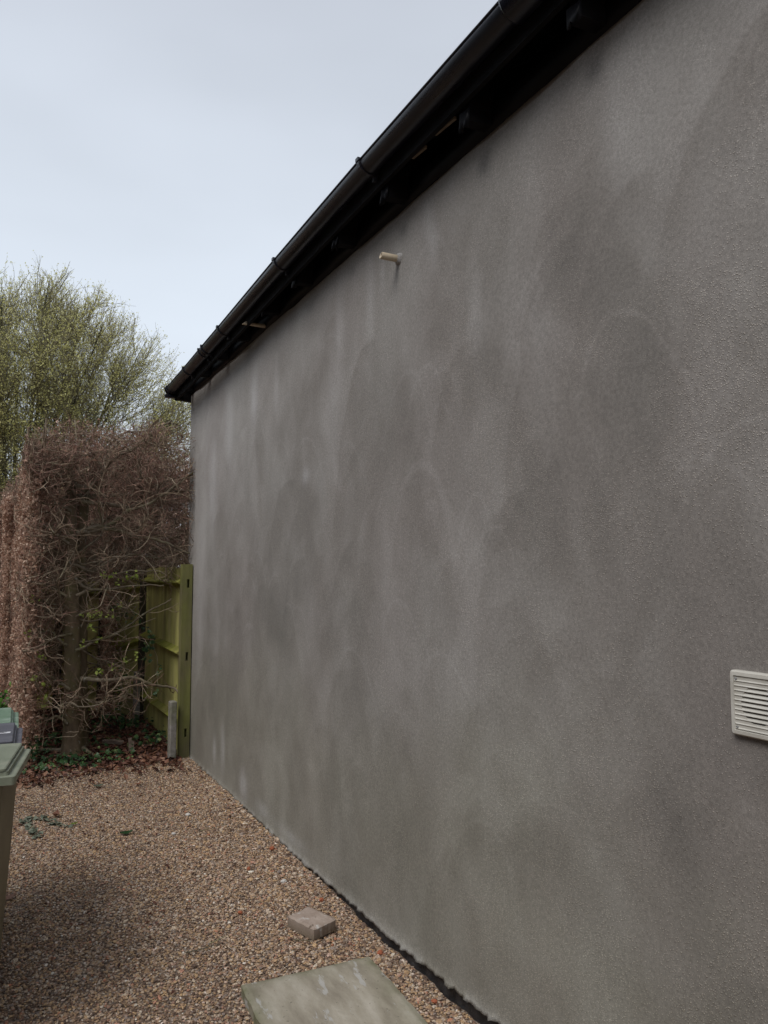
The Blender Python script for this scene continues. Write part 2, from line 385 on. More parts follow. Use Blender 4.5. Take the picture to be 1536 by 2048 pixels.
BIN_BODY = binmat('bin_body_olive', (0.13, 0.115, 0.070), (0.19, 0.17, 0.105), (0.12, 0.095, 0.06))
BIN_GREEN = binmat('bin_green', (0.115, 0.185, 0.12), (0.19, 0.27, 0.195), (0.34, 0.41, 0.35))
BIN_GREY = binmat('bin_grey', (0.075, 0.075, 0.088), (0.125, 0.125, 0.148), (0.15, 0.15, 0.165))
LABELW = simple('paper_label', (0.55, 0.55, 0.57), (0.68, 0.68, 0.70), 30, 0.6)
INK = simple('label_ink', (0.10, 0.10, 0.11), (0.16, 0.16, 0.17), 30, 0.6)
TYRE = simple('tyre_rubber', (0.015,) * 3, (0.03,) * 3, 20, 0.8)

# ------------------------------------------------------------------ ground
WY = np.array([-20, 1.5, 2.48, 2.84, 3.13, 3.48, 3.83, 4.4, 5.03, 5.7, 6.57, 7.48, 30])
EDGE = np.array([.08, .08, .072, .045, .036, .022, .020, .004, .004, .012, .004, .0, .0])   # foot of the render coat
DROP = np.array([.064, .064, .064, .062, .060, .056, .048, .016, .003, .0, .0, .0, .0])     # gravel below it
def ground_z(x, y):
    z = (fbm(x * 1.1 + 7, y * 1.1, oct=3, seed=3) - .5) * .035 + (fbm(x * 7, y * 7, oct=3, seed=5) - .5) * .012
    near = sstep(-.55, -.03, x) * (y < 7.6)
    wallz = np.interp(y, WY, EDGE) - np.interp(y, WY, DROP) + (vnoise(y * 5, y * 0 + 2, seed=8) - .5) * .012
    z = z * (1 - near) + near * wallz
    fade = 1 - sstep(12, 25, np.hypot(x, y - 4)); return z * fade
def axis(lo, hi, fine_lo, fine_hi, d, far):
    a = list(np.arange(fine_lo, fine_hi + 1e-6, d)); s = d; v = fine_hi
    while v < far: s *= 1.25; v += s; a.append(v)
    s = d; v = fine_lo
    while v > -far: s *= 1.25; v -= s; a.insert(0, v)
    return np.array(a)
def grid_mesh(xs, ys):
    X, Y = np.meshgrid(xs, ys, indexing='ij'); nx, ny = len(xs), len(ys)
    i = np.arange(nx - 1)[:, None] * ny + np.arange(ny - 1)[None, :]
    F = np.stack([i, i + ny, i + ny + 1, i + 1], -1).reshape(-1, 4); return X.ravel(), Y.ravel(), F
xs = axis(0, 0, -3.6, 0.3, 0.04, 300); ys = axis(0, 0, 0.8, 9.0, 0.04, 300)
X, Y, F = grid_mesh(xs, ys)
g = mk('ground', np.stack([X, Y, ground_z(X, Y) - .004], 1), [F], GROUND, smooth=True)
tag(g, kind='structure')
# planting bed behind the gravel
xs = np.arange(-1.50, 0.6, 0.05); ys = np.concatenate([np.arange(7.35, 12, 0.05), np.arange(12, 26, .4)])
X, Y, F = grid_mesh(xs, ys)
def bed_z(X, Y):
    edge = sstep(7.42, 7.8, Y + (vnoise(X * 3, X * 0, seed=4) - .5) * .35) * sstep(-1.50, -1.32, X + (vnoise(Y * 2, Y * 0, seed=9) - .5) * .15)
    return ground_z(X, Y) - .03 + edge * (.05 + fbm(X * 3, Y * 3, seed=12) * .05)
tag(mk('soil_bed', np.stack([X, Y, bed_z(X, Y)], 1), [F], SOIL, smooth=True), kind='structure')

# gravel: loose stones, geometry nodes
xs = np.concatenate([np.arange(-5.0, -3.4, .1), np.linspace(-3.4, 0.004, 58)]); ys = np.concatenate([np.arange(1.6, 8.2, 0.06), np.arange(8.2, 12.5, .12)])
X, Y, F = grid_mesh(xs, ys)
dens = np.clip(0.45 + 1.3 * fbm(X * 1.6, Y * 1.6, oct=4, seed=21) - 0.15, 0.35, 1.1)
bedm = sstep(7.35, 7.75, Y + (vnoise(X * 3, X * 0, seed=4) - .5) * .35) * (X > -1.42); dens *= 1 - bedm; dens *= sstep(-5.0, -2.7, X) * (1 - .97 * sstep(7.8, 12.3, Y) ** .5)
big = (sstep(-.75, -.1, X) * (Y < 6.5) * .8 + .12 * sstep(-5.0, -2.7, X) * (1 - sstep(8, 12, Y))) * (1 - bedm)
gr = mk('gravel', np.stack([X, Y, ground_z(X, Y)], 1), [F], None, attrs={'dens': dens, 'big': big})
tag(gr, kind='stuff')
ng = bpy.data.node_groups.new('gravel_scatter', 'GeometryNodeTree')
ng.interface.new_socket('Geometry', in_out='INPUT', socket_type='NodeSocketGeometry')
ng.interface.new_socket('Geometry', in_out='OUTPUT', socket_type='NodeSocketGeometry')
N = ng.nodes; L = ng.links
gi = N.new('NodeGroupInput'); go = N.new('NodeGroupOutput')
def stone_variant(k, sub):
    ic = N.new('GeometryNodeMeshIcoSphere'); ic.inputs['Radius'].default_value = 1.0; ic.inputs['Subdivisions'].default_value = sub
    nz = N.new('ShaderNodeTexNoise'); nz.noise_dimensions = '4D'; nz.inputs['W'].default_value = k * 3.7; nz.inputs['Scale'].default_value = 1.1; nz.inputs['Detail'].default_value = 1
    sb = N.new('ShaderNodeVectorMath'); sb.operation = 'SUBTRACT'; sb.inputs[1].default_value = (.5, .5, .5)
    sc = N.new('ShaderNodeVectorMath'); sc.operation = 'SCALE'; sc.inputs['Scale'].default_value = 1.5
    sp = N.new('GeometryNodeSetPosition'); L.new(ic.outputs[0], sp.inputs[0])
    L.new(nz.outputs['Color'], sb.inputs[0]); L.new(sb.outputs[0], sc.inputs[0]); L.new(sc.outputs[0], sp.inputs['Offset'])
    tr = N.new('GeometryNodeTransform'); tr.inputs['Scale'].default_value = [(1.25, .9, .6), (1, .85, .7), (1.4, .8, .55), (1.05, 1, .5), (.9, .8, .75)][k]
    L.new(sp.outputs[0], tr.inputs[0])
    sm = N.new('GeometryNodeSetMaterial'); sm.inputs['Material'].default_value = STONE; L.new(tr.outputs[0], sm.inputs[0])
    gi2 = N.new('GeometryNodeGeometryToInstance'); L.new(sm.outputs[0], gi2.inputs[0]); return gi2.outputs[0]
jg = N.new('GeometryNodeJoinGeometry')
for k in range(5): L.new(stone_variant(k, 2), jg.inputs[0])
def scatter(attr, density, r0, r1, seed):
    na = N.new('GeometryNodeInputNamedAttribute'); na.data_type = 'FLOAT'; na.inputs[0].default_value = attr
    mu = N.new('ShaderNodeMath'); mu.operation = 'MULTIPLY'; mu.inputs[1].default_value = density; L.new(na.outputs[0], mu.inputs[0])
    dp = N.new('GeometryNodeDistributePointsOnFaces'); dp.inputs['Seed'].default_value = seed
    L.new(gi.outputs[0], dp.inputs[0]); L.new(mu.outputs[0], dp.inputs['Density'])
    ra = N.new('FunctionNodeRandomValue'); ra.data_type = 'FLOAT_VECTOR'; ra.inputs[0].default_value = (-.45, -.45, 0); ra.inputs[1].default_value = (.45, .45, 6.283); ra.inputs['Seed'].default_value = seed
    rs = N.new('FunctionNodeRandomValue'); rs.data_type = 'FLOAT'; rs.inputs[2].default_value = 0; rs.inputs[3].default_value = 1; rs.inputs['Seed'].default_value = seed + 1
    pw = N.new('ShaderNodeMath'); pw.operation = 'POWER'; pw.inputs[1].default_value = 1.7; L.new(rs.outputs[1], pw.inputs[0])
    mr = N.new('ShaderNodeMapRange'); mr.inputs[3].default_value = r0; mr.inputs[4].default_value = r1; L.new(pw.outputs[0], mr.inputs[0])
    io = N.new('GeometryNodeInstanceOnPoints'); L.new(dp.outputs[0], io.inputs[0]); L.new(jg.outputs[0], io.inputs['Instance'])
    io.inputs['Pick Instance'].default_value = True
    L.new(ra.outputs[0], io.inputs['Rotation']); L.new(mr.outputs[0], io.inputs['Scale'])
    rr = N.new('FunctionNodeRandomValue'); rr.data_type = 'FLOAT'; rr.inputs['Seed'].default_value = seed + 5
    st = N.new('GeometryNodeStoreNamedAttribute'); st.data_type = 'FLOAT'; st.domain = 'INSTANCE'; st.inputs['Name'].default_value = 'rnd'
    L.new(io.outputs[0], st.inputs[0]); L.new(rr.outputs[1], st.inputs['Value']); return st.outputs[0]
jo = N.new('GeometryNodeJoinGeometry')
L.new(scatter('dens', 9800, .0030, .0078, 3), jo.inputs[0]); L.new(scatter('big', 650, .0075, .0145, 40), jo.inputs[0])
L.new(jo.outputs[0], go.inputs[0])
md = gr.modifiers.new('scatter', 'NODES'); md.node_group = ng

# ------------------------------------------------------------------ building
B = empty('outbuilding', (0, 0, 0), 0, 'long single-storey outbuilding wall freshly coated in grey cement render with black gutter along the eaves', 'building')
ys = np.concatenate([np.arange(-4, 0.9, 0.25), np.arange(0.9, 7.72, 0.012), [7.72]])
nz = 290; tz = np.linspace(0, 1, nz)
eb = np.interp(ys, WY, EDGE) + (fbm(ys * 9, ys * 0, oct=4, seed=31) - .5) * .004 * sstep(5.2, 4.2, ys) + (fbm(ys * 45, ys * 0, oct=3, seed=33) - .5) * .016 * sstep(5.4, 4.4, ys) + (fbm(ys * 9, ys * 0, oct=4, seed=31) - .5) * .006
YY = np.repeat(ys[:, None], nz, 1); low = (tz < 0)
ZZ = eb[:, None] + (3.66 - eb[:, None]) * tz[None, :] ** 1.0
rag = np.exp(-(ZZ - eb[:, None]) / .018)
XX = (fbm(YY * 1.3, ZZ * 1.3, oct=3, seed=41) - .5) * -.012 + (fbm(YY * 7, ZZ * 4, oct=3, seed=43) - .5) * -.004 - rag * (.006 + .02 * (vnoise(YY * 34, ZZ * 20, seed=44) ** 2))
XX -= 0.012 * np.exp(-((YY - 7.477) / .03) ** 2)*0
XX[-1, :] += .006
# trowel marks, damp tone
WARP = (vnoise(YY * 6, ZZ * 6, seed=77) - .5) * .05
wx = YY + (fbm(YY * 1.5, ZZ * 1.5, oct=3, seed=71) - .5) * .8; wz = ZZ + (fbm(YY * 1.5, ZZ * 1.5, oct=3, seed=72) - .5) * .8
tone = 0.58 + (fbm(YY * .8, ZZ * .7, oct=4, seed=51) - .5) * .30 + (fbm(wx * 3.2, wz * 2.8, oct=6, seed=52) - .5) * .28 + (fbm(YY * 9, ZZ * 6, oct=4, seed=57) - .5) * .14
def arch(y0, z0, wd, p=2.0, h=.8, amp=-.1, sl=.02, sr=.25, lean=0.0):
    k0, k1 = np.searchsorted(ys, (y0 - wd * 1.9 - sr - .1 - abs(lean) * 2, y0 + wd * 1.9 + .2 + abs(lean) * 2))
    Yc, Zc, W = YY[k0:k1], ZZ[k0:k1], WARP[k0:k1]
    yy = Yc - y0 - lean * (Zc - z0) + W
    s = (z0 - (.75 * wd + .05) * np.abs(yy / wd) ** p) - Zc
    soft = np.where(yy > 0, sl, sr)
    tone[k0:k1] += amp * sstep(0, 1, s / soft + .5) * np.exp(-np.maximum(s, 0) / h) * np.exp(-np.maximum(z0 - Zc, 0) / (1.3 * h)) * (1 - sstep(1.2, 1.85, np.abs(yy) / wd))
arch(3.55, 2.98, .36, 3.0, .8, -.15, .02, .4)
arch(1.62, 2.99, .34, 3.2, .5, -.12, .02, .4); arch(1.98, 2.92, .30, 3.2, .7, -.13, .015, .4)
arch(1.12, 3.25, .30, 2.8, .7, -.12, .015, .4, -.25)
arch(2.62, 2.72, .28, 3.0, .4, -.10, .02, .3)
arch(4.72, 2.36, .50, 3.0, .6, -.11, .02, .3)
arch(5.85, 2.32, .40, 2.4, .7, -.08, .03, .3)
arch(4.52, 1.84, .38, 3.2, .7, -.12, .02, .4)
arch(3.80, 1.92, .26, 2.2, .4, -.10, .02, .3)
arch(2.28, 2.05, .26, 3.0, .4, -.10, .02, .3)
arch(5.30, 3.05, .30, 2.0, .7, -.07, .03, .3)
arch(4.35, 3.00, .28, 2.0, .6, -.06, .03, .3)
arch(3.08, 2.27, .24, 2.4, .25, .10, .015, .03); arch(3.08, 2.22, .20, 2.4, .30, -.09, .015, .03)
r2 = np.random.default_rng(5)
for k in range(200):
    sz = r2.uniform(.07, .33)
    arch(r2.uniform(.9, 7.3), r2.uniform(.3, 3.35), sz, r2.uniform(1.8, 3.2), sz * r2.uniform(.7, 2.0), r2.choice([-1, -1, -1, 1]) * r2.uniform(.028, .075), r2.uniform(.008, .03), r2.uniform(.06, .25), r2.uniform(-.3, .3))
for k in range(70):     # thin crescent marks of the trowel
    y_, z_, w_ = r2.uniform(1, 7.2), r2.uniform(.6, 3.3), r2.uniform(.08, .24); a_ = r2.uniform(.04, .09); l_ = r2.uniform(-.3, .3)
    arch(y_, z_, w_, 2.2, .25, a_, .012, .02, l_); arch(y_, z_ - .018, w_ * .93, 2.2, .25, -a_, .012, .03, l_)
pale = np.zeros_like(tone)
def spot(y0, z0, sy, sz, amp, k=.12, lean=0.0):
    global pale, tone
    q = np.exp(-(((YY - y0 - lean * (ZZ - z0)) / sy) ** 2 + ((ZZ - z0) / sz) ** 2)); pale = pale + amp * q; tone = tone + k * q
for a in [(4.53, 2.36, .07, .05, .55), (5.62, 3.1, .09, .22, .42), (6.80, 2.5, .12, .35, .36), (2.97, 3.33, .05, .16, .32, .1, .25), (4.1, 2.72, .10, .22, .12), (4.43, 1.5, .10, .2, .06),
          (6.3, 3.0, .12, .3, .25), (5.1, 3.05, .05, .2, .16), (4.0, 3.15, .06, .22, .2), (3.6, 3.2, .05, .25, .16), (7.2, 1.9, .2, .8, .16, .16), (3.45, 3.3, .03, .1, .2), (5.75, .16, .10, .10, .4), (6.35, .32, .06, .18, .3), (6.6, .25, .05, .1, .3),
          (5.3, .10, .12, .05, .3), (4.75, .08, .25, .04, .25), (1.33, 1.22, .05, .12, 0, -.10), (1.30, 1.05, .03, .25, 0, -.06), (2.2, 2.72, .12, .3, .05), (1.75, 3.2, .1, .3, .08), (2.6, 2.85, .06, .22, .1)]: spot(*a)
tone += .12 * sstep(3.5, 6.5, YY) * sstep(1.0, 2.6, ZZ) + .07 * sstep(1.4, 3.2, ZZ) - .05 * sstep(1.4, .2, ZZ)
pale *= 1 + .6 * sstep(4, 6, YY); pale += rag * .35 * (fbm(YY * 6, ZZ * 0, oct=2, seed=61) > .5)
grit = np.clip(1.35 - YY * .14, .35, 1.2) * np.clip(.15 + 1.5 * (fbm(YY * 2.2, ZZ * 2.2, oct=4, seed=55) - .25) - .35 * pale, .05, 1.1) * (1 - .5 * sstep(2.4, 3.3, ZZ)) + .28 * sstep(1.9, 1.1, ZZ) * sstep(4.6, 2.6, YY)
moss = sstep(1.6, .2, ZZ + (fbm(YY * 1.5, ZZ * 1.5, seed=58) - .5) * 1.4)
V = np.stack([XX, YY, ZZ], -1); ny = len(ys)
i = np.arange(ny - 1)[:, None] * nz + np.arange(nz - 1)[None, :]
F = np.stack([i, i + 1, i + nz + 1, i + nz], -1).reshape(-1, 4)
# return edges: bottom lip, gable corner
Vb = np.stack([np.full(ny, .024), ys, eb + .002], 1); Ve = np.stack([np.full(nz, .30), np.full(nz, 7.722), ZZ[-1]], 1)
Vall = np.concatenate([V.reshape(-1, 3), Vb, Ve]); nb = ny * nz
k = np.arange(ny - 1); F2 = np.stack([k * nz, (k + 1) * nz, nb + k + 1, nb + k], 1)
k = np.arange(nz - 1); bb = (ny - 1) * nz; F3 = np.stack([bb + k, bb + k + 1, nb + ny + k + 1, nb + ny + k], 1)
def ext(a, e=.5): return np.concatenate([a.ravel(), np.interp(np.arange(ny), np.arange(ny), a[:, 0]), a[-1]])
wall = mk('rendered_wall', Vall, [F, F2, F3], RENDER, B, True, {'tone': np.clip(ext(tone), 0, 1), 'pale': np.clip(ext(pale), 0, .8), 'grit': ext(grit), 'moss': ext(moss)})
pl = MB(); ysp = np.arange(-4, 7.70, .05)
rings = [[(.022 + .008 * math.sin(y * 37) * math.sin(y * 11), y, -.25), (.010 + .012 * math.sin(y * 23 + 1), y, -.06), (.020 + .005 * math.sin(y * 51), y, .02), (.024, y, .16), (.2, y, .16), (.2, y, -.25)] for y in ysp]
pl.loft(rings).build('plinth', BITUMEN, B, True)
ew = MB().box((.301, -4, -.2), (5.2, 7.717, 3.66)); ew.build('masonry_shell', RENDER, B)
# gable above the shell and roof
SL = math.radians(34)
rf = MB()
gx = [(.05, 3.66), (5.0, 3.66), (2.5, 3.66 + 2.45 * math.tan(SL))]
rf.add([(x, y, z) for y in (-4, 7.65) for x, z in gx], [[0, 1, 2], [5, 4, 3], [0, 3, 4, 1], [1, 4, 5, 2], [2, 5, 3, 0]]).build('gable', RENDER, B)
GY = np.array([-4, 2.0, 3.2, 4.46, 5.8, 6.35, 7.0, 7.8]); GZ = np.array([3.75, 3.735, 3.725, 3.695, 3.65, 3.634, 3.612, 3.594])
def lip(y): return float(np.interp(y, GY, GZ))
def roof_z(x): return 3.700 + (x + .15) * math.tan(SL)
# slates of the front slope, course by course (joined: out of sight from the yard)
sl = MB()
for c in range(15):
    x0 = -.15 + c * .2; 
    for j in range(39):
        y0 = -4 + j * .303 + (c % 2) * .15
        if y0 > 7.5: continue
        zb = roof_z(x0) + .012; zt = roof_z(x0 + .24) + .004
        sl.add([(x0, y0, zb), (x0, y0 + .298, zb), (x0 + .24, y0 + .298, zt), (x0 + .24, y0, zt), (x0, y0, zb + .006), (x0, y0 + .298, zb + .006), (x0 + .24, y0 + .298, zt + .006), (x0 + .24, y0, zt + .006)],
               [[0, 3, 2, 1], [4, 5, 6, 7], [0, 1, 5, 4], [1, 2, 6, 5], [2, 3, 7, 6], [3, 0, 4, 7]])
o = sl.build('roof_slates', SLATE, B); o['kind'] = 'stuff'
dk = MB(); dk.add([(x, y, roof_z(x) - d) for y in (-4, 7.76) for x, d in ((-.13, .0), (2.6, .0), (2.6, .03), (-.13, .03))], [[3, 2, 1, 0], [4, 5, 6, 7], [0, 1, 5, 4], [1, 2, 6, 5], [2, 3, 7, 6], [3, 0, 4, 7]])
dk.build('roof_deck', TARWOOD, B)
dk = MB(); dk.add([(x, y, 3.700 + (5.15 - x) * math.tan(SL) - d) for y in (-4, 7.76) for x, d in ((2.61, .0), (5.4, .0), (5.4, .04), (2.61, .04))], [[0, 1, 2, 3], [7, 6, 5, 4], [4, 5, 1, 0], [5, 6, 2, 1], [6, 7, 3, 2], [7, 4, 0, 3]])
dk.build('rear_roof_slope', SLATE, B)
for y in (-3.1, -2.45, -1.8, -1.2, -.6, 0.0, .6, 1.22, 1.83, 2.48, 3.18, 3.77, 4.41, 5.02, 5.72, 6.33, 6.95, 7.62):
    r = MB(); pts = []
    for yy in (y - .026, y + .026):
        pts += [(-.118, yy, roof_z(-.118) - .035), (.9, yy, roof_z(.9) - .035), (.9, yy, roof_z(.9) - .165), (.02, yy, 3.555), (-.118, yy, 3.545)]
    r.add(pts, [[4, 3, 2, 1, 0], [5, 6, 7, 8, 9], [0, 1, 6, 5], [1, 2, 7, 6], [2, 3, 8, 7], [3, 4, 9, 8], [4, 0, 5, 9]])
    r.build('rafter', TARWOOD, B)
    # loose flap of membrane hanging off the rafter foot
    h = random.Random(int(y * 100)); f = MB(); x0 = -.125; n = 5; top = []; bot = []
    for i in range(n):
        t = i / (n - 1); yy = y - .034 + .068 * t
        top.append((x0 + .004 * math.sin(t * 5), yy, 3.60)); bot.append((x0 + .012 * math.sin(t * 7 + y), yy + .01, 3.545 - h.uniform(.0, .03)))
    f.add(top + bot, [[i, i + 1, n + i + 1, n + i] for i in range(n - 1)])
    fo = f.build('membrane_flap', FELT, B, True)
    sm = fo.modifiers.new('thick', 'SOLIDIFY'); sm.thickness = .0015
fa = MB(); fy = list(np.arange(-4, 7.77, .4)) + [7.78]
fa.loft([[(-.127, y, lip(y) - .115), (-.127, y, lip(y) + .012), (-.148, y, lip(y) + .012), (-.148, y, lip(y) - .115)] for y in fy]).build('fascia_board', TARWOOD, B)
fe = MB(); fe.box((-.135, -4, 3.60), (.32, 7.40, 3.604)); 
vb = MB(); vb.add([(x, y, z) for y in (7.725, 7.80) for x, z in ((-.15, 3.49), (.05, 3.475), (.6, 3.80), (.6, 4.20), (-.15, 3.70))], [[4, 3, 2, 1, 0], [5, 6, 7, 8, 9], [0, 1, 6, 5], [1, 2, 7, 6], [2, 3, 8, 7], [3, 4, 9, 8], [4, 0, 5, 9]])
vb.build('verge_box', TARWOOD, B)
for y0, y1, z in ((2.56, 2.72, 3.615), (2.80, 2.92, 3.612), (4.7, 4.78, 3.60)):
    MB().box((-.124, y0, z), (-.112, y1, z + .012), Matrix.Rotation(.08, 4, 'X')).build('batten', RAWWOOD, B)
# felt over the wall head, hung lower so its black widens the eaves shadow
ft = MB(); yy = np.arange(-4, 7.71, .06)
ft.loft([[(-.010 - .004 * math.sin(y * 9), y, 3.532 + .004 * math.sin(y * 5) + .003 * math.sin(y * 17)), (-.016, y, 3.62), (-.006, y, 3.68), (.0, y, 3.538)] for y in yy]).build('eaves_felt_shade_band', FELT, B, True)
# gutter
G = MB(); R0 = .057; gx0 = -.190; segs = 12; gy = list(np.arange(-4, 7.75, .1)) + [7.78]
def gring(y, r0, r1, z0=None, lipw=.0):
    z = lip(y) if z0 is None else z0; o = []
    for k in range(segs + 1):
        a = math.pi + math.pi * k / segs; o.append((gx0 + r0 * math.cos(a), y, z + r0 * math.sin(a) * 1.02))
    for k in range(segs, -1, -1):
        a = math.pi + math.pi * k / segs; o.append((gx0 + r1 * math.cos(a), y, z + r1 * math.sin(a) * 1.02))
    return o
gut = G.loft([gring(y, R0, R0 - .003) for y in gy]).build('gutter', PLASTIC, B, True)
for sgn in (-1, 1):
    bd = MB(); bd.loft([[(gx0 + sgn * R0 + .0045 * math.cos(a), y, lip(y) + .0045 * math.sin(a)) for a in np.linspace(0, 2 * math.pi, 8, endpoint=False)] for y in gy]).build('gutter_bead', PLASTIC, gut, True)
def band(y, wd, r, name, arm=True):
    b = MB(); b.loft([gring(y - wd / 2, r + .002, R0 + .0005, lip(y)), gring(y - wd / 2 + .003, r + .005, R0 + .0005, lip(y)), gring(y + wd / 2 - .003, r + .005, R0 + .0005, lip(y)), gring(y + wd / 2, r + .002, R0 + .0005, lip(y))])
    z = lip(y)
    b.box((gx0 - R0 - .012, y - wd / 2, z - .006), (gx0 - R0 + .006, y + wd / 2, z + .011))
    if arm: b.box((gx0 + .02, y - wd / 2 + .003, z - .085), (-.124, y + wd / 2 - .003, z - .035)); 
    return b.build(name, PLASTIC, gut)
for y in (-2.2, -1.2, -.2, .9, 3.22, 4.46, 5.79, 6.98): band(y, .028, R0 + .003, 'gutter_bracket')
band(6.30, .016, R0 + .004, 'gutter_union'); band(6.40, .016, R0 + .004, 'gutter_union'); MB().loft([gring(6.3, R0 + .004, R0), gring(6.4, R0 + .004, R0)]).build('gutter_union', PLASTIC, gut, True)
MB().loft([gring(1.86, R0 + .008, R0), gring(1.88, R0 + .010, R0), gring(2.045, R0 + .010, R0), gring(2.055, R0 + .013, R0), gring(2.063, R0 + .011, R0)]).build('gutter_union', PLASTIC, gut, True)
band(7.70, .012, R0 + .003, 'stop_end', False); band(7.785, .02, R0 + .003, 'stop_end', False)
MB().loft([gring(7.775, R0 + .002, .001), gring(7.79, R0 + .002, .001)]).build('stop_end', PLASTIC, gut)
MB().box((-.255, 7.74, 3.50), (-.05, 7.795, 3.535), None, None, .006).build('eaves_trim', PLASTIC, B)
# overflow pipes
def pipe(y, z, Ln, ro, ri, slant, mat, dz=0.0):
    b = MB(); n = 20; rings = []
    def ring(x, r, s=0): return [(x + s * math.sin(a), y + r * math.cos(a), z + r * math.sin(a) + dz * (-x / Ln)) for a in np.linspace(0, 2 * math.pi, n, endpoint=False)]
    b.loft([ring(.05, ro), ring(-Ln + .001, ro, slant), ring(-Ln, ro - .001, slant), ring(-Ln, ri, slant), ring(.04, ri)], False, True); return b.build('overflow_pipe', mat, B, True)
pipe(3.273, 3.304, .100, .0175, .0115, .004, CREAM); pipe(5.35, 3.566, .17, .014, .009, .012, CREAM)
cm = MB(); cm.loft([[(x, 3.273 + r * math.cos(a) * (1 + .12 * math.sin(3 * a)), 3.304 + r * math.sin(a) * (1 + .15 * math.cos(2 * a))) for a in np.linspace(0, 2 * math.pi, 18, endpoint=False)] for x, r in ((.01, .036), (-.010, .029), (-.016, .019))], False, False)
o = cm.build('mortar_collar', RENDER, B, True, attrs={'tone': np.full(54, .8), 'pale': np.full(54, .3), 'grit': np.full(54, .5), 'moss': np.zeros(54)})
# fan vent
y0, y1, z0, z1 = 1.246, 1.411, 1.330, 1.496
vf = MB(); cy, cz = (y0 + y1) / 2, (z0 + z1) / 2; hw, hh = (y1 - y0) / 2, (z1 - z0) / 2
def vr(x, ins, r): return [(x, p[0], p[1]) for p in [(q[0], q[1]) for q in rrect(cy, cz, hw - ins, hh - ins, r, 0)]]
vf.loft([vr(.01, 0, .008), vr(-.012, .0, .008), vr(-.018, .004, .006), vr(-.019, .013, .003), vr(-.013, .0145, .002), vr(-.010, .0150, .002)][::-1], False, False)
VENT = vf.build('fan_vent', WHITEPVC, B, False, 'white square plastic fan vent with louvres set in the grey render')
bp = MB(); n = 40; sq = []; ci = []
for k in range(n):
    a = 2 * math.pi * k / n; c_, s_ = math.cos(a), math.sin(a); q = .0685 / max(abs(c_), abs(s_)); sq.append((-.0158, cy + q * c_, cz + q * s_)); ci.append((-.0158, cy + .049 * c_, cz + .049 * s_))
ci2 = [(.06, p[1], p[2]) for p in ci]
bp.add(sq + ci + ci2, [[k, (k + 1) % n, n + (k + 1) % n, n + k] for k in range(n)] + [[n + k, n + (k + 1) % n, 2 * n + (k + 1) % n, 2 * n + k] for k in range(n)])
bp.build('backing_plate', WHITEPVC, VENT)
MB().add([(.059, cy - .06, cz - .06), (.059, cy + .06, cz - .06), (.059, cy + .06, cz + .06), (.059, cy - .06, cz + .06)], [[0, 1, 2, 3]]).build('duct_back', DARKHOLE, VENT)
for k in range(11):
    z = z0 + .0175 + k * .0122
    MB().add([(-.0180, y0 + .0145, z), (-.0180, y1 - .0145, z), (-.0128, y1 - .0145, z + .0070), (-.0128, y0 + .0145, z + .0070), (-.0172, y0 + .0145, z - .0012), (-.0172, y1 - .0145, z - .0012), (-.0118, y1 - .0145, z + .0062), (-.0118, y0 + .0145, z + .0062)],
             [[0, 1, 2, 3], [7, 6, 5, 4], [4, 5, 1, 0], [3, 2, 6, 7], [0, 3, 7, 4], [1, 5, 6, 2]]).build('louvre_slat', WHITEPVC, VENT)
for sy in (y0 + .020, y1 - .020):
    for sz in (z0 + .021, z1 - .021):
        MB().loft([[(x, sy + r * math.cos(a), sz + r * math.sin(a)) for a in np.linspace(0, 2 * math.pi, 12, endpoint=False)] for x, r in ((-.012, .0034), (-.0182, .0034), (-.0190, .0024), (-.0178, .0010))]).build('screw', STEEL, VENT)

# ------------------------------------------------------------------ fence
Fc = empty('timber_fence', (-.1, 7.45, 0), 0, 'green algae-covered close-board timber fence running back from the corner of the rendered wall', 'fence')
off = np.array([.1, -7.45, 0])
def fbox(name, lo, hi, mat, rot=None, c=None, cham=0.0):
    b = MB().box(lo, hi, rot, c, cham); b.V = [v + off for v in b.V]; return b.build(name, mat, Fc)
# morticed end post: four bars so that the slots are real holes
p = MB(); px0, px1, py0, py1 = -.108, -.010, 7.475, 7.565
slots = [(.195, .275), (.91, .99), (1.605, 1.685)]; zc = -.2
cxs = (-.062, -.038)
for a, b_ in slots:
    p.box((px0, py0, zc), (px1, py1, a)); p.box((px0, py0, a), (cxs[0], py1, b_)); p.box((cxs[1], py0, a), (px1, py1, b_)); p.box((cxs[0], py1 - .03, a), (cxs[1], py1, b_)); zc = b_
p.box((px0, py0, zc), (px1, py1, 1.83))
p.V = [v + off for v in p.V]; o = p.build('fence_post', POSTM, Fc, False, 'green-brown end post with three mortice slots beside the wall')
fbox('fence_post', (-.17, 9.36, -.2), (-.08, 9.45, 1.72), DARKPOST, None, None, .006)
fbox('fence_post', (-.56, 9.86, -.2), (-.47, 9.95, 1.62), DARKPOST, None, None, .006)
fbox('fence_post', (-1.02, 10.28, -.2), (-.93, 10.37, 1.62), DARKPOST, None, None, .006)
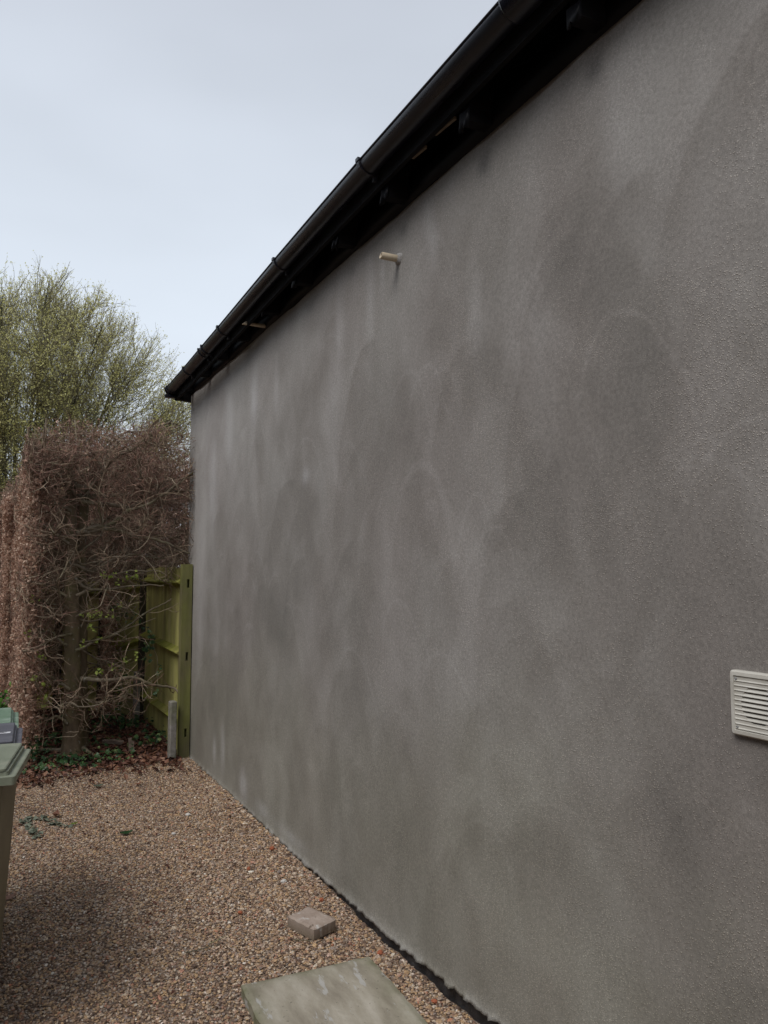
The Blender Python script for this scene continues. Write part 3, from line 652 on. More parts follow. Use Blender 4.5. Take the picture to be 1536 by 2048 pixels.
def bay(a, b, n, top, rails, x_off):
    a = np.array(a); b = np.array(b); d = (b - a); Ln = np.linalg.norm(d); d /= Ln; ang = math.atan2(d[1], d[0]); wd = Ln / n
    nrm = np.array([-d[1], d[0]])   # towards the yard
    if nrm[0] > 0: nrm = -nrm
    for k in range(n):
        c = a + d * (k + .5) * wd - nrm * .03; t = rng.uniform(-.012, .012)
        fbox('fence_board', (c[0] - wd * .56, c[1] - .006, -.05), (c[0] + wd * .56, c[1] + .006, top + t), BOARD, Matrix.Rotation(ang + rng.uniform(.05, .10), 4, 'Z') , (c[0], c[1], .8))
    for ra, rb, sag in rails:
        K = 9; rs = []
        for k in range(K):
            t = k / (K - 1); q = a + d * Ln * t; z = ra * (1 - t) + rb * t - sag * math.sin(t * math.pi)
            h = .042; f = q - nrm * .022
            rs.append([(f[0], f[1], z + h), (f[0] + nrm[0] * .068, f[1] + nrm[1] * .068, z + .004), (f[0] + nrm[0] * .068, f[1] + nrm[1] * .068, z - .004), (f[0], f[1], z - h)])
        m_ = MB().loft(rs); m_.V = [v + off for v in m_.V]; m_.build('arris_rail', RAIL, Fc)
bay((-.085, 7.57), (-.125, 9.37), 17, 1.80, [(.335, .345, 0), (.975, 1.02, -.0), (1.655, 1.66, .01)], 0)
bay((-.13, 9.45), (-.51, 9.90), 5, 1.68, [(.33, .33, 0), (.96, .86, .03), (1.58, 1.5, 0)], 0)
bay((-.52, 9.92), (-.97, 10.32), 6, 1.66, [(.35, .36, 0), (.90, .92, .0), (1.5, 1.5, 0)], 0)
bay((-.98, 10.34), (-1.45, 10.7), 6, 1.60, [(.35, .36, 0), (.90, .92, .0)], 0)
def spur(x, y, zt, label):
    o = MB().box((-.031, -.045, -.2), (.031, .045, zt), None, None, .008); o = o.build('concrete_spur', CONC); o.location = (x, y, 0)
    o.rotation_euler = (0, .0, .06); return tag(o, label, 'concrete spur', 'concrete repair spurs along the fence')
spur(-.178, 7.45, .545, 'short grey concrete spur standing in front of the morticed end post at the wall corner')
spur(-.205, 9.26, .615, 'taller grey concrete spur farther back against the dark fence post among dead leaves')

# ------------------------------------------------------------------ hedge trees
limbs = [[(-1.15, 2.63), (-.96, 2.52), (-.76, 2.83), (-.6, 2.9), (-.44, 3.02), (-.28, 3.14), (-.22, 3.18)],
 [(-1.04, 2.13), (-.86, 2.16), (-.7, 2.24), (-.59, 2.37), (-.42, 2.41), (-.25, 2.55), (.04, 2.8)],
 [(-1.0, 2.42), (-.75, 2.4), (-.59, 2.4), (-.35, 2.46), (-.2, 2.56), (.05, 2.58)],
 [(-1.0, 2.13), (-.82, 2.21), (-.58, 2.14), (-.34, 2.1), (-.14, 2.05), (-.02, 1.98), (.10, 1.99)],
 [(-1.05, 1.82), (-.85, 1.73), (-.74, 1.85), (-.53, 1.92), (-.29, 1.87), (-.09, 1.89)],
 [(-1.03, 1.7), (-.96, 1.61), (-.89, 1.58), (-.8, 1.59), (-.52, 1.63), (-.23, 1.62)],
 [(-1.02, 1.54), (-.8, 1.7), (-.62, 1.77), (-.33, 1.8)], [(-1.01, 1.02), (-.83, 1.1), (-.65, 1.15), (-.4, 1.33), (-.13, 1.45)],
 [(-.96, .76), (-.84, .74), (-.64, .75), (-.5, .78), (-.36, .7), (-.16, .66), (-.11, .58)],
 [(-1.1, 2.02), (-1.28, 2.15), (-1.37, 2.27), (-1.44, 2.38)], [(-1.1, 1.52), (-1.25, 1.63), (-1.38, 1.68), (-1.48, 1.66)],
 [(-1.08, 1.07), (-1.25, 1.17), (-1.4, 1.2)], [(-1.06, .65), (-1.26, .8), (-1.43, .76), (-1.45, .63)], [(-1.06, .35), (-1.16, .42), (-1.29, .43), (-1.4, .4)],
 [(-1.1, 2.34), (-1.27, 2.39), (-1.36, 2.5), (-1.41, 2.62)], [(-1.05, 2.49), (-1.1, 2.63), (-1.06, 2.78), (-1.02, 2.93), (-1.03, 3.08)],
 [(-1.0, 2.52), (-.83, 2.65), (-.77, 2.95), (-.75, 3.15)], [(-1.08, 2.55), (-1.24, 2.7), (-1.35, 2.74)], [(-.83, 2.75), (-.88, 2.92), (-1.0, 3.03), (-1.07, 3.17)],
 [(-.4, 2.43), (-.43, 2.67), (-.5, 2.77), (-.44, 2.97), (-.37, 3.18)], [(-.49, 2.1), (-.39, 2.27), (-.43, 2.67)], [(-.64, .76), (-.57, .61), (-.42, .51), (-.35, .57)]]
def resample(pts, K):
    pts = np.array(pts, float); s = np.concatenate([[0], np.cumsum(np.linalg.norm(np.diff(pts, axis=0), axis=1))]); t = np.linspace(0, s[-1], K)
    P = np.stack([np.interp(t, s, pts[:, i]) for i in range(pts.shape[1])], 1)
    Q = P.copy(); Q[1:-1] = (P[:-2] + 2 * P[1:-1] + P[2:]) / 4; return Q
def trunk_mesh(pts, radii, root=True, n=16, K=40):
    P = resample(pts, K); s = np.linspace(0, 1, K); R = np.interp(s, np.linspace(0, 1, len(radii)), radii); b = MB(); rings = []
    for k in range(K):
        fl = 1 + (.55 * math.exp(-max(P[k][2], 0) / .07) if root else 0); ring = []
        for a in np.linspace(0, 2 * math.pi, n, endpoint=False):
            bump = 1 + .07 * math.sin(2 * a + 1.3 * P[k][2] * 2) + .05 * math.sin(5 * a + P[k][2] * 3) + (.22 * (fl - 1) * math.sin(4 * a + .7))
            ring.append((P[k][0] + R[k] * fl * bump * math.cos(a), P[k][1] + R[k] * fl * bump * math.sin(a), P[k][2]))
        rings.append(ring)
    return b.loft(rings)
def hedge_tree(name, base, seed, first=False, dens=1.0, xr=.42):
    """base (x,y); crown clipped to the hedge box; coordinates local to the base"""
    global rng
    rng = np.random.default_rng(seed); T = empty(name, (base[0], base[1], 0)); bx = base[0]
    lo = np.array([-1.42 - bx, -.45, .28]); hi = np.array([xr - bx, .55, 3.12])
    if first: lo = np.array([-1.46 - bx, -.42, .30]); hi = np.array([.32 - bx, .42, 3.16])
    if first:
        trunk_mesh([(0, 0, -.05), (-.01, 0, .4), (-.03, .01, 1.0), (-.06, .0, 1.9), (-.09, 0, 2.5), (-.10, .0, 2.95)], [.094, .074, .069, .062, .052, .032], True).build('trunk', TRUNK, T, True)
        trunk_mesh([(.075, .12, -.05), (.06, .13, .6), (.05, .14, 1.3), (.03, .15, 2.0), (.08, .2, 2.8)], [.075, .065, .06, .052, .03], True).build('trunk', TRUNK, T, True)
    else:
        lx = rng.uniform(-.1, .1); trunk_mesh([(0, 0, -.05), (lx * .4, 0, .7), (lx, .03, 1.7), (lx * .8, 0, 2.85)], [.085, .07, .06, .03], True, 10, 20).build('trunk', TRUNK, T, True)
    def crown(x): return .38 * np.exp(-np.clip(x - lo[0], 0, None) / .16)
    def hitop(st, jit):
        h = hi + jit; h[:, 2] -= crown(st[:, 0]); return h
    A = Acc(); nL = 34 if first else 46
    z = rng.uniform(.45, 2.95, nL); ang = rng.uniform(0, 2 * math.pi, nL)
    d = np.stack([np.cos(ang) * 1.3, np.sin(ang) * .8, rng.normal(0, .25, nL) + .15 * (z > 2.2)], 1)
    P1 = walk(np.stack([-.03 + 0 * z, 0 * z, z], 1), d, rng.uniform(.5, 1.25, nL), 12, .17, (0, 0, .055), lo, hi, .04)
    if not first:
        e = P1.mean(1); P1 = P1[rng.random(nL) > sstep(1.9, 1.5, e[:, 2]) * sstep(-1.15 - bx, -.95 - bx, e[:, 0]) * .8]; nL = len(P1)
    R1 = np.linspace(1, .35, 12)[None] * rng.uniform(.007, .015, nL)[:, None]; A.tube(P1, R1, 6)
    LP = [P1]
    if first:
        for li, Lm in enumerate(limbs):
            n = len(Lm); yy = -.085 + np.array([0] + list(np.cumsum(rng.normal(-.02, .035, n - 1)))); yy = np.clip(yy, -.36, .2)
            pts = np.stack([np.array([q[0] for q in Lm]) - bx, yy, np.array([q[1] for q in Lm])], 1)
            P = resample(pts, 26); P += np.cumsum(rng.normal(0, .0045, P.shape), 0) ; big = li in (0, 1, 2, 3, 8)
            r = (.023 if big else .0155); A.tube(P[None], (np.linspace(1, .38, 26) * r)[None], 7)
            LP.append(resample(P, 12)[None])
            if big: LP.append(resample(P, 12)[None])
    A.build('limb', LIMB, T)['kind'] = 'stuff'
    P1 = np.concatenate(LP)
    C = Acc(); n2 = int((720 if first else 420) * dens)
    s, dd, pi, t = children(P1, n2, .8, .12, 1.0); P2 = walk(s, dd * np.array([1.15, 1, .8]), rng.uniform(.16, .55, n2), 9, .24, (0, 0, .03), lo - np.abs(rng.normal(0, .04, (n2, 3))), hitop(s, rng.normal(-.03, .06, (n2, 3))), .07)
    def thin(P):      # sparse low down towards the fence
        e = P.mean(1); q = sstep(1.95, 1.5, e[:, 2]) * ((.45 * sstep(-1.1 - bx, -.85 - bx, e[:, 0]) + .40 * sstep(-.75 - bx, -.35 - bx, e[:, 0])) if first else sstep(-1.15 - bx, -.95 - bx, e[:, 0]) * .93); return P[rng.random(len(P)) > q]
    P2 = thin(P2); n2 = len(P2)
    C.tube(P2, np.linspace(1, .5, 9)[None] * rng.uniform(.0028, .0062, n2)[:, None], 4)
    n3 = int((4600 if first else 2600) * dens)
    s, dd, pi, t = children(P2, n3, .9, .15, 1.0); P3 = walk(s, dd, rng.uniform(.08, .26, n3), 6, .25, (0, 0, .02), lo - np.abs(rng.normal(0, .05, (n3, 3))), hitop(s, rng.normal(-.01, .09, (n3, 3))), .08)
    C.tube(P3, np.linspace(1, .55, 6)[None] * rng.uniform(.0016, .0034, n3)[:, None], 3)
    o = C.build('twigs', TWIG, T); o['kind'] = 'stuff'
    D = Acc(); n4 = int((7500 if first else 5200) * dens)
    keep = P3.reshape(-1, 3); s, dd, pi, t = children(P3, n4, .9, .2, 1.0)
    # finest growth is thickest towards the top and the clipped faces
    wgt = .22 + .9 * sstep(1.6, 2.9, s[:, 2]) + .7 * sstep(.25, 0, s[:, 0] - lo[0]) ; k = rng.random(n4) < np.clip(wgt, 0, 1); s, dd = s[k], dd[k]
    hi4 = hi + np.array([.08, .06, .20]); lo4 = lo - np.array([.05, .05, 0])
    P4 = walk(s, dd + np.array([0, 0, .35]), rng.uniform(.05, .20, len(s)), 4, .25, (0, 0, .05), lo4, hitop(s, np.array([.08, .06, .20]) + rng.normal(0, .04, (len(s), 3))))
    D.tube(P4, np.linspace(1, .6, 4)[None] * rng.uniform(.0012, .0026, len(s))[:, None], 3)
    o = D.build('fine_twigs', REDTWIG, T); o['kind'] = 'stuff'
    # clinging brown leaves: the left face and the top
    E_ = Acc(); nl = 9000 if first else 12000
    x = lo[0] + np.abs(rng.normal(0, .07, nl)) - .03; y = rng.uniform(lo[1], hi[1], nl); zz = rng.uniform(.18, 3.12, nl) - np.abs(rng.normal(0, .05, nl)); zz = np.where(zz > 3.10 - crown(x), zz - .42, zz)
    c1 = np.stack([x, y, zz], 1); c1[:, 0] += (fbm(y * 3, zz * 3, seed=seed) - .5) * .14
    if first: c1 = c1[rng.random(nl) < sstep(lo[1] - .1, lo[1] + .55, c1[:, 1]) * .9 + .1]
    nt_ = 1300 if first else 2200; ti = rng.integers(0, len(P4), nt_); c2 = P4[ti, rng.integers(1, 4, nt_)]; c2 = c2[(c2[:, 2] > 2.35) | (rng.random(nt_) < .12)]
    if first: c2 = c2[rng.random(len(c2)) < np.clip(1.0 - (c2[:, 0] - lo[0]) / 1.2, .12, 1)]
    c = np.concatenate([c1, c2]); V_, F_, a_ = leaves(c, np.tile((-1, -.2, .2), (len(c), 1)), rng.uniform(.022, .052, len(c)), .5, .3, 1.0); E_.add(V_, F_, a_)
    o = E_.build('clinging_leaves', BROWNLEAF, T, False); o['kind'] = 'stuff'
    return T
H1 = hedge_tree('hornbeam_tree', (-1.0, 7.93), 101, True)
tag(H1, 'nearest clipped hornbeam of the hedge, bare trunk with twisting leafless branches facing the yard', 'tree')
H2 = hedge_tree('hornbeam_tree', (-.86, 8.75), 102, False, 1.0, .62)
tag(H2, 'hornbeam directly behind the nearest one, its trunk half hidden by twisting twigs', 'tree', 'hornbeams of the clipped hedge row')
H3 = hedge_tree('hornbeam_tree', (-.80, 9.7), 103, False, 1.15, .95)
tag(H3, 'third hornbeam back in the clipped hedge, coppery leaves on its lane side', 'tree', 'hornbeams of the clipped hedge row')
def copy_tree(o, loc, label, group, mirror=False):
    r = o.copy(); COL.objects.link(r); r.location = loc
    if mirror: r.scale = (1, -1, 1)
    tag(r, label, None, group)
    for ch in list(o.children):
        if ch.name.startswith(('new_leaves', 'surface_root')): continue
        c = ch.copy(); COL.objects.link(c); c.parent = r
    return r
gname = 'hornbeams of the clipped hedge row'
ords = ['fourth', 'fifth', 'sixth', 'seventh', 'farthest']
for i, (src, y, mi) in enumerate([(H2, 10.65, True), (H3, 11.6, True), (H2, 12.6, False), (H3, 13.6, False), (H2, 14.6, True)]):
    copy_tree(src, (-.90 - .05 * i, y, 0), f'{ords[i]} hornbeam back along the clipped hedge, showing only coppery leaves at the left picture edge', gname, mi)

for i, (src, x, y, mi, lb) in enumerate([(H3, .10, 9.95, True, 'thin reddish twiggy hornbeam showing above the first fence bay beside the wall edge'), (H2, .12, 11.3, True, 'hornbeam beyond the fence, behind the reddish twiggy one'), (H3, .30, 12.9, False, 'farthest hornbeam beyond the fence, just a haze of twigs against the sky')]):
    copy_tree(src, (x, y, 0), lb, 'hornbeams beyond the fence', mi)
# surface roots
rng = np.random.default_rng(8)
for pts, r in (([(-1.06, 7.9, .06), (-1.15, 7.86, .05), (-1.26, 7.82, .055), (-1.36, 7.80, .03), (-1.46, 7.74, .0)], .020), ([(-1.05, 7.95, .08), (-1.16, 8.02, .08), (-1.27, 8.05, .09), (-1.40, 8.10, .04)], .024), ([(-.92, 7.9, .10), (-.87, 7.86, .06), (-.83, 7.80, .05), (-.80, 7.74, .01)], .026)):
    P = resample([(a + 1.0, b - 7.93, c) for a, b, c in pts], 12); A = Acc(); A.tube(P[None], (np.linspace(1, .5, 12) * r)[None], 7); A.build('surface_root', LIMB, H1)
# bright new leaves on the hedge and near twigs
def cluster(cs, n, sp, size, mat, parent, name='leaf_tuft', jit=1.0, nrm=(0, -.6, .8)):
    c = np.concatenate([np.array(q) + rng.normal(0, sp, (n, 3)) for q in cs]); V_, F_, a_ = leaves(c, np.tile(nrm, (len(c), 1)), rng.uniform(size * .6, size * 1.3, len(c)), .75, .12, jit)
    A = Acc(); A.add(V_, F_, a_); o = A.build(name, mat, parent, False); o['kind'] = 'stuff'; return o
sp = [(-.80, 7.72, 1.72), (-.72, 7.7, 1.71), (-.66, 7.72, 1.66), (-.58, 7.7, 1.7), (-.50, 7.72, 1.72), (-.64, 7.7, 1.45), (-.72, 7.72, 1.38), (-.85, 7.7, 1.36), (-.92, 7.7, 1.35), (-.80, 7.7, 1.34), (-.88, 7.7, 1.22), (-.96, 7.7, 1.10), (-.82, 7.7, 1.12),
      (-.47, 7.7, .95), (-.55, 7.7, .93), (-.80, 7.7, .82), (-.70, 7.7, .85), (-1.42, 7.7, 1.2), (-1.32, 7.7, .98), (-1.28, 7.7, .6), (-1.38, 7.7, .8), (-1.40, 7.7, 1.5), (-1.30, 7.7, .75)]
cluster([(a + 1.0, b - 7.93, c) for a, b, c in sp], 7, .022, .036, SPRING, H1, 'new_leaves')

# ------------------------------------------------------------------ background tree
def big_tree(base, center, rad, seed, label, stems=32, n3=13000, n4=38000, nleaf=220000):
    global rng
    rng = np.random.default_rng(seed); T = empty('beech_tree', (base[0], base[1], 0)); tag(T, label, 'tree'); c = np.array(center) - np.array([base[0], base[1], 0]); rad = np.array(rad)
    ang = rng.uniform(0, 2 * math.pi, stems); rr = np.sqrt((np.arange(stems) + .5) / stems) * .95; ang = np.arange(stems) * 2.39996 + rng.normal(0, .15, stems); tip = c + np.stack([np.cos(ang) * rr, np.sin(ang) * rr, np.sqrt(1 - rr ** 2) * .95 - .25 * (rr > .7) * rng.random(stems)], 1) * rad
    st = np.stack([np.cos(ang) * rr * .25, np.sin(ang) * rr * .25, np.full(stems, .3)], 1); t = np.linspace(0, 1, 16)[None, :, None]
    mid = st * .6 + tip * .4; mid[:, 2] += .2 * rad[2]
    P1 = (1 - t) ** 2 * st[:, None] + 2 * t * (1 - t) * mid[:, None] + t ** 2 * tip[:, None]; P1 += np.cumsum(rng.normal(0, .022, P1.shape), 1)
    for k in range(stems):
        A = Acc(); A.tube(P1[k:k + 1], (np.linspace(1, .12, 16) * rng.uniform(.035, .08))[None], 7); A.build('stem', TREEBARK, T)
    MB().loft([[(r * math.cos(a), r * math.sin(a), z) for a in np.linspace(0, 2 * math.pi, 12, endpoint=False)] for z, r in ((-.1, .6), (.15, .42), (.6, .38), (1.0, .25))]).build('trunk', TREEBARK, T, True)
    C = Acc()
    s, d, pi, tt = children(P1, 1200, .95, .12, .98); P2 = walk(s, d + unit(s - c) * .65 + np.array([0, 0, .08]), rng.uniform(.5, 1.5, 1200) * (1.15 - .6 * tt), 10, .12, (0, 0, .05))
    C.tube(P2, np.linspace(1, .3, 10)[None] * rng.uniform(.006, .013, 1200)[:, None], 4)
    def keep(P, lim=1.0):
        e = (P[:, -1] - c) / rad; return P[(e ** 2).sum(1) < (lim + .10 * (rng.random(len(P)) - .3)) ** 2]
    s, d, pi, tt = children(P2, n3, .55, .1, 1); P3 = walk(s, d + unit(s - c) * .25 + np.array([0, 0, .3]), rng.uniform(.25, .75, n3), 7, .16, (0, 0, .05)); P3 = keep(P3, 1.03)
    C.tube(P3, np.linspace(1, .4, 7)[None] * rng.uniform(.0040, .008, len(P3))[:, None], 3)
    s, d, pi, tt = children(P3, n4, .6, .1, 1); P4 = walk(s, d + unit(s - c) * .2 + np.array([0, 0, .15]), rng.uniform(.12, .42, n4), 4, .2, (0, 0, .03)); P4 = keep(P4, 1.06)
    C.tube(P4, np.linspace(1, .5, 4)[None] * rng.uniform(.0022, .0042, len(P4))[:, None], 3)
    u_ = unit(rng.normal(size=(14000, 3))); q_ = u_ * rng.uniform(.70, .97, (14000, 1)); q_ = q_[q_[:, 2] > -.35]; u_ = unit(q_)
    P5 = walk(c + q_ * rad, u_ * .7 + np.array([0, 0, .35]), rng.uniform(.15, .5, len(q_)), 4, .2, (0, 0, .03)); P5 = keep(P5, 1.02)
    C.tube(P5, np.linspace(1, .5, 4)[None] * rng.uniform(.0022, .0042, len(P5))[:, None], 3); P4 = np.concatenate([P4, P5])
    C.build('twigs', OLTWIG, T)['kind'] = 'stuff'
    i = rng.integers(0, len(P4), nleaf); k = rng.integers(1, 4, nleaf); cl = P4[i, k] + rng.normal(0, .025, (nleaf, 3))
    q = fbm(cl[:, 0] * 1.6, cl[:, 2] * 1.6, cl[:, 1] * 1.6, oct=3, seed=seed); cl = cl[rng.random(nleaf) < np.clip((q - .2) * 4.2, .4, 1)]
    V_, F_, a_ = leaves(cl, np.tile((0, -.3, .7), (len(cl), 1)), rng.uniform(.020, .042, len(cl)), .7, .2, 1.0); A = Acc(); A.add(V_, F_, a_); A.build('new_leaves', BUDLEAF, T, False)['kind'] = 'stuff'
    return T
big_tree((-1.4, 16.2), (-1.35, 16.2, 3.9), (3.7, 2.6, 3.6), 201, 'large round many-stemmed tree in pale spring leaf rising behind the hedge')

# ------------------------------------------------------------------ leaf litter, ivy, small plants
rng = np.random.default_rng(77)
n = 12500; x = rng.uniform(-1.52, -.12, n); y = 6.95 + rng.random(n) ** 1.15 * 3.9; clump = fbm(x * 3, y * 3, seed=91)
k = (rng.random(n) < np.clip((clump - .22) * 3.2, .1, 1)) & (y > 7.52 + (vnoise(x * 3, x * 0, seed=4) - .5) * .35 - rng.random(n) ** 4 * .75); x, y = x[k], y[k]
z = np.maximum(bed_z(x, y), ground_z(x, y)) + rng.uniform(.008, .03, len(x)); V_, F_, a_ = leaves(np.stack([x, y, z], 1), np.tile((0, 0, 1.0), (len(x), 1)), rng.uniform(.03, .072, len(x)), .6, .22, .45)
A = Acc(); A.add(V_, F_, a_); tag(A.build('leaf_litter', DEADLEAF, None, False), 'reddish brown dead leaves covering the bed under the hedge', 'leaf litter', None, 'stuff')
def ivy_leaves(C, nrm, size, jit=.6):
    """five-lobed leaves"""
    N_ = len(C); n_ = unit(np.asarray(nrm, float) + rng.normal(size=(N_, 3)) * jit); u = unit(np.cross(n_, rng.normal(size=(N_, 3)))); v = np.cross(n_, u)
    prof = [(-.45, 0), (-.30, .42), (0.0, .30), (.12, .48), (.25, .18), (.62, 0), (.25, -.18), (.12, -.48), (0, -.30), (-.30, -.42)]
    L_ = size[:, None]; V_ = [C + n_ * L_ * .06]
    for a, b in prof: V_.append(C + u * L_ * a + v * L_ * b - n_ * L_ * .10 * abs(b))
    V_ = np.stack(V_, 1).reshape(-1, 3); b = np.arange(N_)[:, None] * 11
    F_ = np.concatenate([b + np.array([[0, 1 + k, 1 + (k + 1) % 10]]) for k in range(10)]); return V_, F_, np.repeat(rng.random(N_), 11)
# ground ivy
spots = [(-1.32, 7.62, 60, .10), (-1.18, 7.66, 50, .10), (-1.05, 7.58, 50, .09), (-.88, 7.60, 30, .08), (-1.40, 8.0, 60, .08), (-.62, 7.72, 46, .08), (-.72, 7.60, 34, .06), (-.28, 7.95, 40, .07), (-.18, 8.3, 40, .07), (-.25, 8.9, 70, .10), (-.45, 9.2, 110, .14), (-.75, 8.9, 70, .12),
         (-.95, 8.5, 60, .12), (-1.25, 8.35, 60, .12), (-.9, 9.6, 90, .16), (-.5, 8.4, 16, .1), (-.80, 8.2, 30, .07), (-1.45, 8.6, 50, .1)]
cs = []
for a, b, n, s_ in spots: cs.append(np.stack([a + rng.normal(0, s_ * 1.3, n), b + rng.normal(0, s_, n), np.abs(rng.normal(.03, .03, n))], 1))
c = np.concatenate(cs); c[:, 1] = np.maximum(c[:, 1], 7.47); c[:, 2] += bed_z(c[:, 0], c[:, 1]) + .01
V_, F_, a_ = ivy_leaves(c, np.tile((0, -.4, 1.0), (len(c), 1)), rng.uniform(.025, .06, len(c)))
A = Acc(); A.add(V_, F_, a_); tag(A.build('ground_ivy', IVY, None, False), 'dark green ivy creeping over the dead leaves below the hedge', 'ivy', None, 'stuff')
# ivy trails on the fence
I = empty('ivy_plant', (-.2, 8.3, 0), 0, 'ivy trailing down the green fence boards between the rails', 'ivy')
def iv(pts): return [(a + .2, b - 8.3, c) for a, b, c in pts]
tr = [[(-.62, 7.95, 1.42), (-.50, 7.95, 1.37), (-.42, 7.98, 1.28), (-.33, 8.02, 1.20), (-.28, 8.05, 1.10), (-.24, 8.0, .95), (-.22, 7.95, .80), (-.24, 7.9, .66), (-.26, 7.88, .55)],
      [(-.42, 8.0, 1.27), (-.52, 8.1, 1.30), (-.62, 8.15, 1.34), (-.66, 8.2, 1.48)], [(-.45, 8.7, .20), (-.48, 8.7, .45), (-.44, 8.75, .7), (-.46, 8.7, .78)], [(-.28, 8.05, 1.10), (-.33, 8.1, .98), (-.30, 8.1, .85)]]
cs = []
for q in tr:
    P = resample(iv(q), 24) + rng.normal(0, .006, (24, 3)); A = Acc(); A.tube(P[None], np.full((1, 24), .0035), 5); A.build('stem', LIMB, I)
    t = rng.integers(0, 24, 26); cs.append(P[t] + rng.normal(0, .022, (26, 3)))
c = np.concatenate(cs); V_, F_, a_ = ivy_leaves(c, np.tile((-.6, -.8, .4), (len(c), 1)), rng.uniform(.03, .055, len(c)), .5)
A = Acc(); A.add(V_, F_, a_); A.build('ivy_leaves', IVY, I, False)['kind'] = 'stuff'
# leafy plants at the foot of the hedge
def plant(loc, n, h, s_, size, mat, label, name='leafy_plant'):
    T = empty(name, loc, 0, label, 'plant'); P = walk(np.zeros((n, 3)), np.stack([rng.normal(0, s_, n), rng.normal(0, s_, n), np.ones(n)], 1), rng.uniform(.5, 1, n) * h, 6, .15)
    A = Acc(); A.tube(P, np.full((n, 6), .003), 4); A.build('stem', OLTWIG, T); t = rng.integers(1, 6, n * 7); c = P[rng.integers(0, n, n * 7), t] + rng.normal(0, size * .4, (n * 7, 3))
    V_, F_, a_ = ivy_leaves(c, np.tile((-.2, -.6, .7), (len(c), 1)), rng.uniform(.6, 1.3, len(c)) * size, .5); A = Acc(); A.add(V_, F_, a_); A.build('foliage', mat, T, False)['kind'] = 'stuff'; return T
plant((-1.38, 7.95, .02), 10, .20, .45, .06, IVY, 'small glossy green plant between the bins and the hornbeam trunk')
BRIGHT = leafmat('bright_leaf', [(0, (0.05, 0.16, 0.02)), (1, (0.16, 0.36, 0.06))], 0.4, 0.3)
plant((-1.60, 10.6, 0.0), 9, .42, .20, .07, BRIGHT, 'bright green leafy plant at the lane side of the hedge, left picture edge')
# wood offcuts in the bed
def offcut(pts, zt, loc, rz, tilt, label):
    o = MB(); n_ = len(pts); o.loft([[(a, 0, b) for a, b in pts], [(a, zt, b) for a, b in pts]]); o = o.build('timber_offcut', RAWGREY); o.location = loc; o.rotation_euler = (tilt, 0, rz)
    return tag(o, label, 'timber')
RAWGREY = simple('weathered_timber', (0.12, 0.085, 0.065), (0.26, 0.20, 0.16), 18, 0.85, 0.2, .003, 60)
offcut([(-.028, -.03), (.028, -.03), (.024, .05), (.030, .085), (.004, .10), (.010, .125), (-.022, .125)], .02, (-.485, 7.78, .05), .1, -.35, 'upright broken timber offcut poking out of the dead leaves')
offcut([(-.10, -.012), (.08, -.02), (.10, .004), (.0, .022), (-.11, .014)], .03, (-.62, 8.05, .09), -.5, .3, 'flat split timber offcut lying among the dead leaves')

# ------------------------------------------------------------------ slab and block
def slab(name, c, hx, hy, zt, th, rz, mat, tilt=(0, 0), n=26, rough=.004, label='', cat=''):
    u = np.linspace(-1, 1, n); X, Y, F = grid_mesh(u, u); d = 1 - np.maximum(abs(X), abs(Y)); ex = hx * X; ey = hy * Y
    jx = (vnoise(Y * 9 + 3, X * 0 + 1, seed=5) - .5) * rough * 1.5 * np.sign(X) * (abs(X) > .99); jy = (vnoise(X * 9 + 3, Y * 0 + 7, seed=6) - .5) * rough * 1.5 * np.sign(Y) * (abs(Y) > .99)
    Z = -rough * 1.2 * np.exp(-d / .03) + (fbm(X * 3, Y * 3, oct=4, seed=9) - .5) * rough; top = np.stack([ex + jx, ey + jy, Z], 1)
    bidx = [i * n for i in range(n)] + [(n - 1) * n + j for j in range(1, n)] + [i * n + n - 1 for i in range(n - 2, -1, -1)] + [j for j in range(n - 2, 0, -1)]
    bot = top[bidx].copy(); bot[:, 2] = -th; bot[:, :2] *= .996; V = np.concatenate([top, bot]); nt_ = n * n; m_ = len(bidx)
    Fs = [[bidx[i], nt_ + i, nt_ + (i + 1) % m_, bidx[(i + 1) % m_]] for i in range(m_)]
    edge = np.concatenate([np.exp(-d / (.16 if hx > .1 else .015)) * (1 if hx > .1 else .25), np.ones(m_)]); o = mk(name, V, [F, np.array(Fs), np.array([[nt_ + i for i in range(m_)][::-1]])], mat, None, False, {'edge': edge})
    o.location = (c[0], c[1], zt); o.rotation_euler = (tilt[0], tilt[1], rz); return tag(o, label, cat)
slab('paving_slab', (-.494, 2.932), .290, .29, .050, .048, -.045, SLAB, (.0, .0), label='square grey-buff paving slab with mossy edges lying on the gravel by the wall', cat='paving slab')
slab('paving_block', (-.272, 3.694), .074, .100, .044, .054, math.radians(20.7), BLOCK, (.03, -.02), 12, .004, 'pale pinkish-buff paving block lying on the gravel beyond the slab', 'paving block')

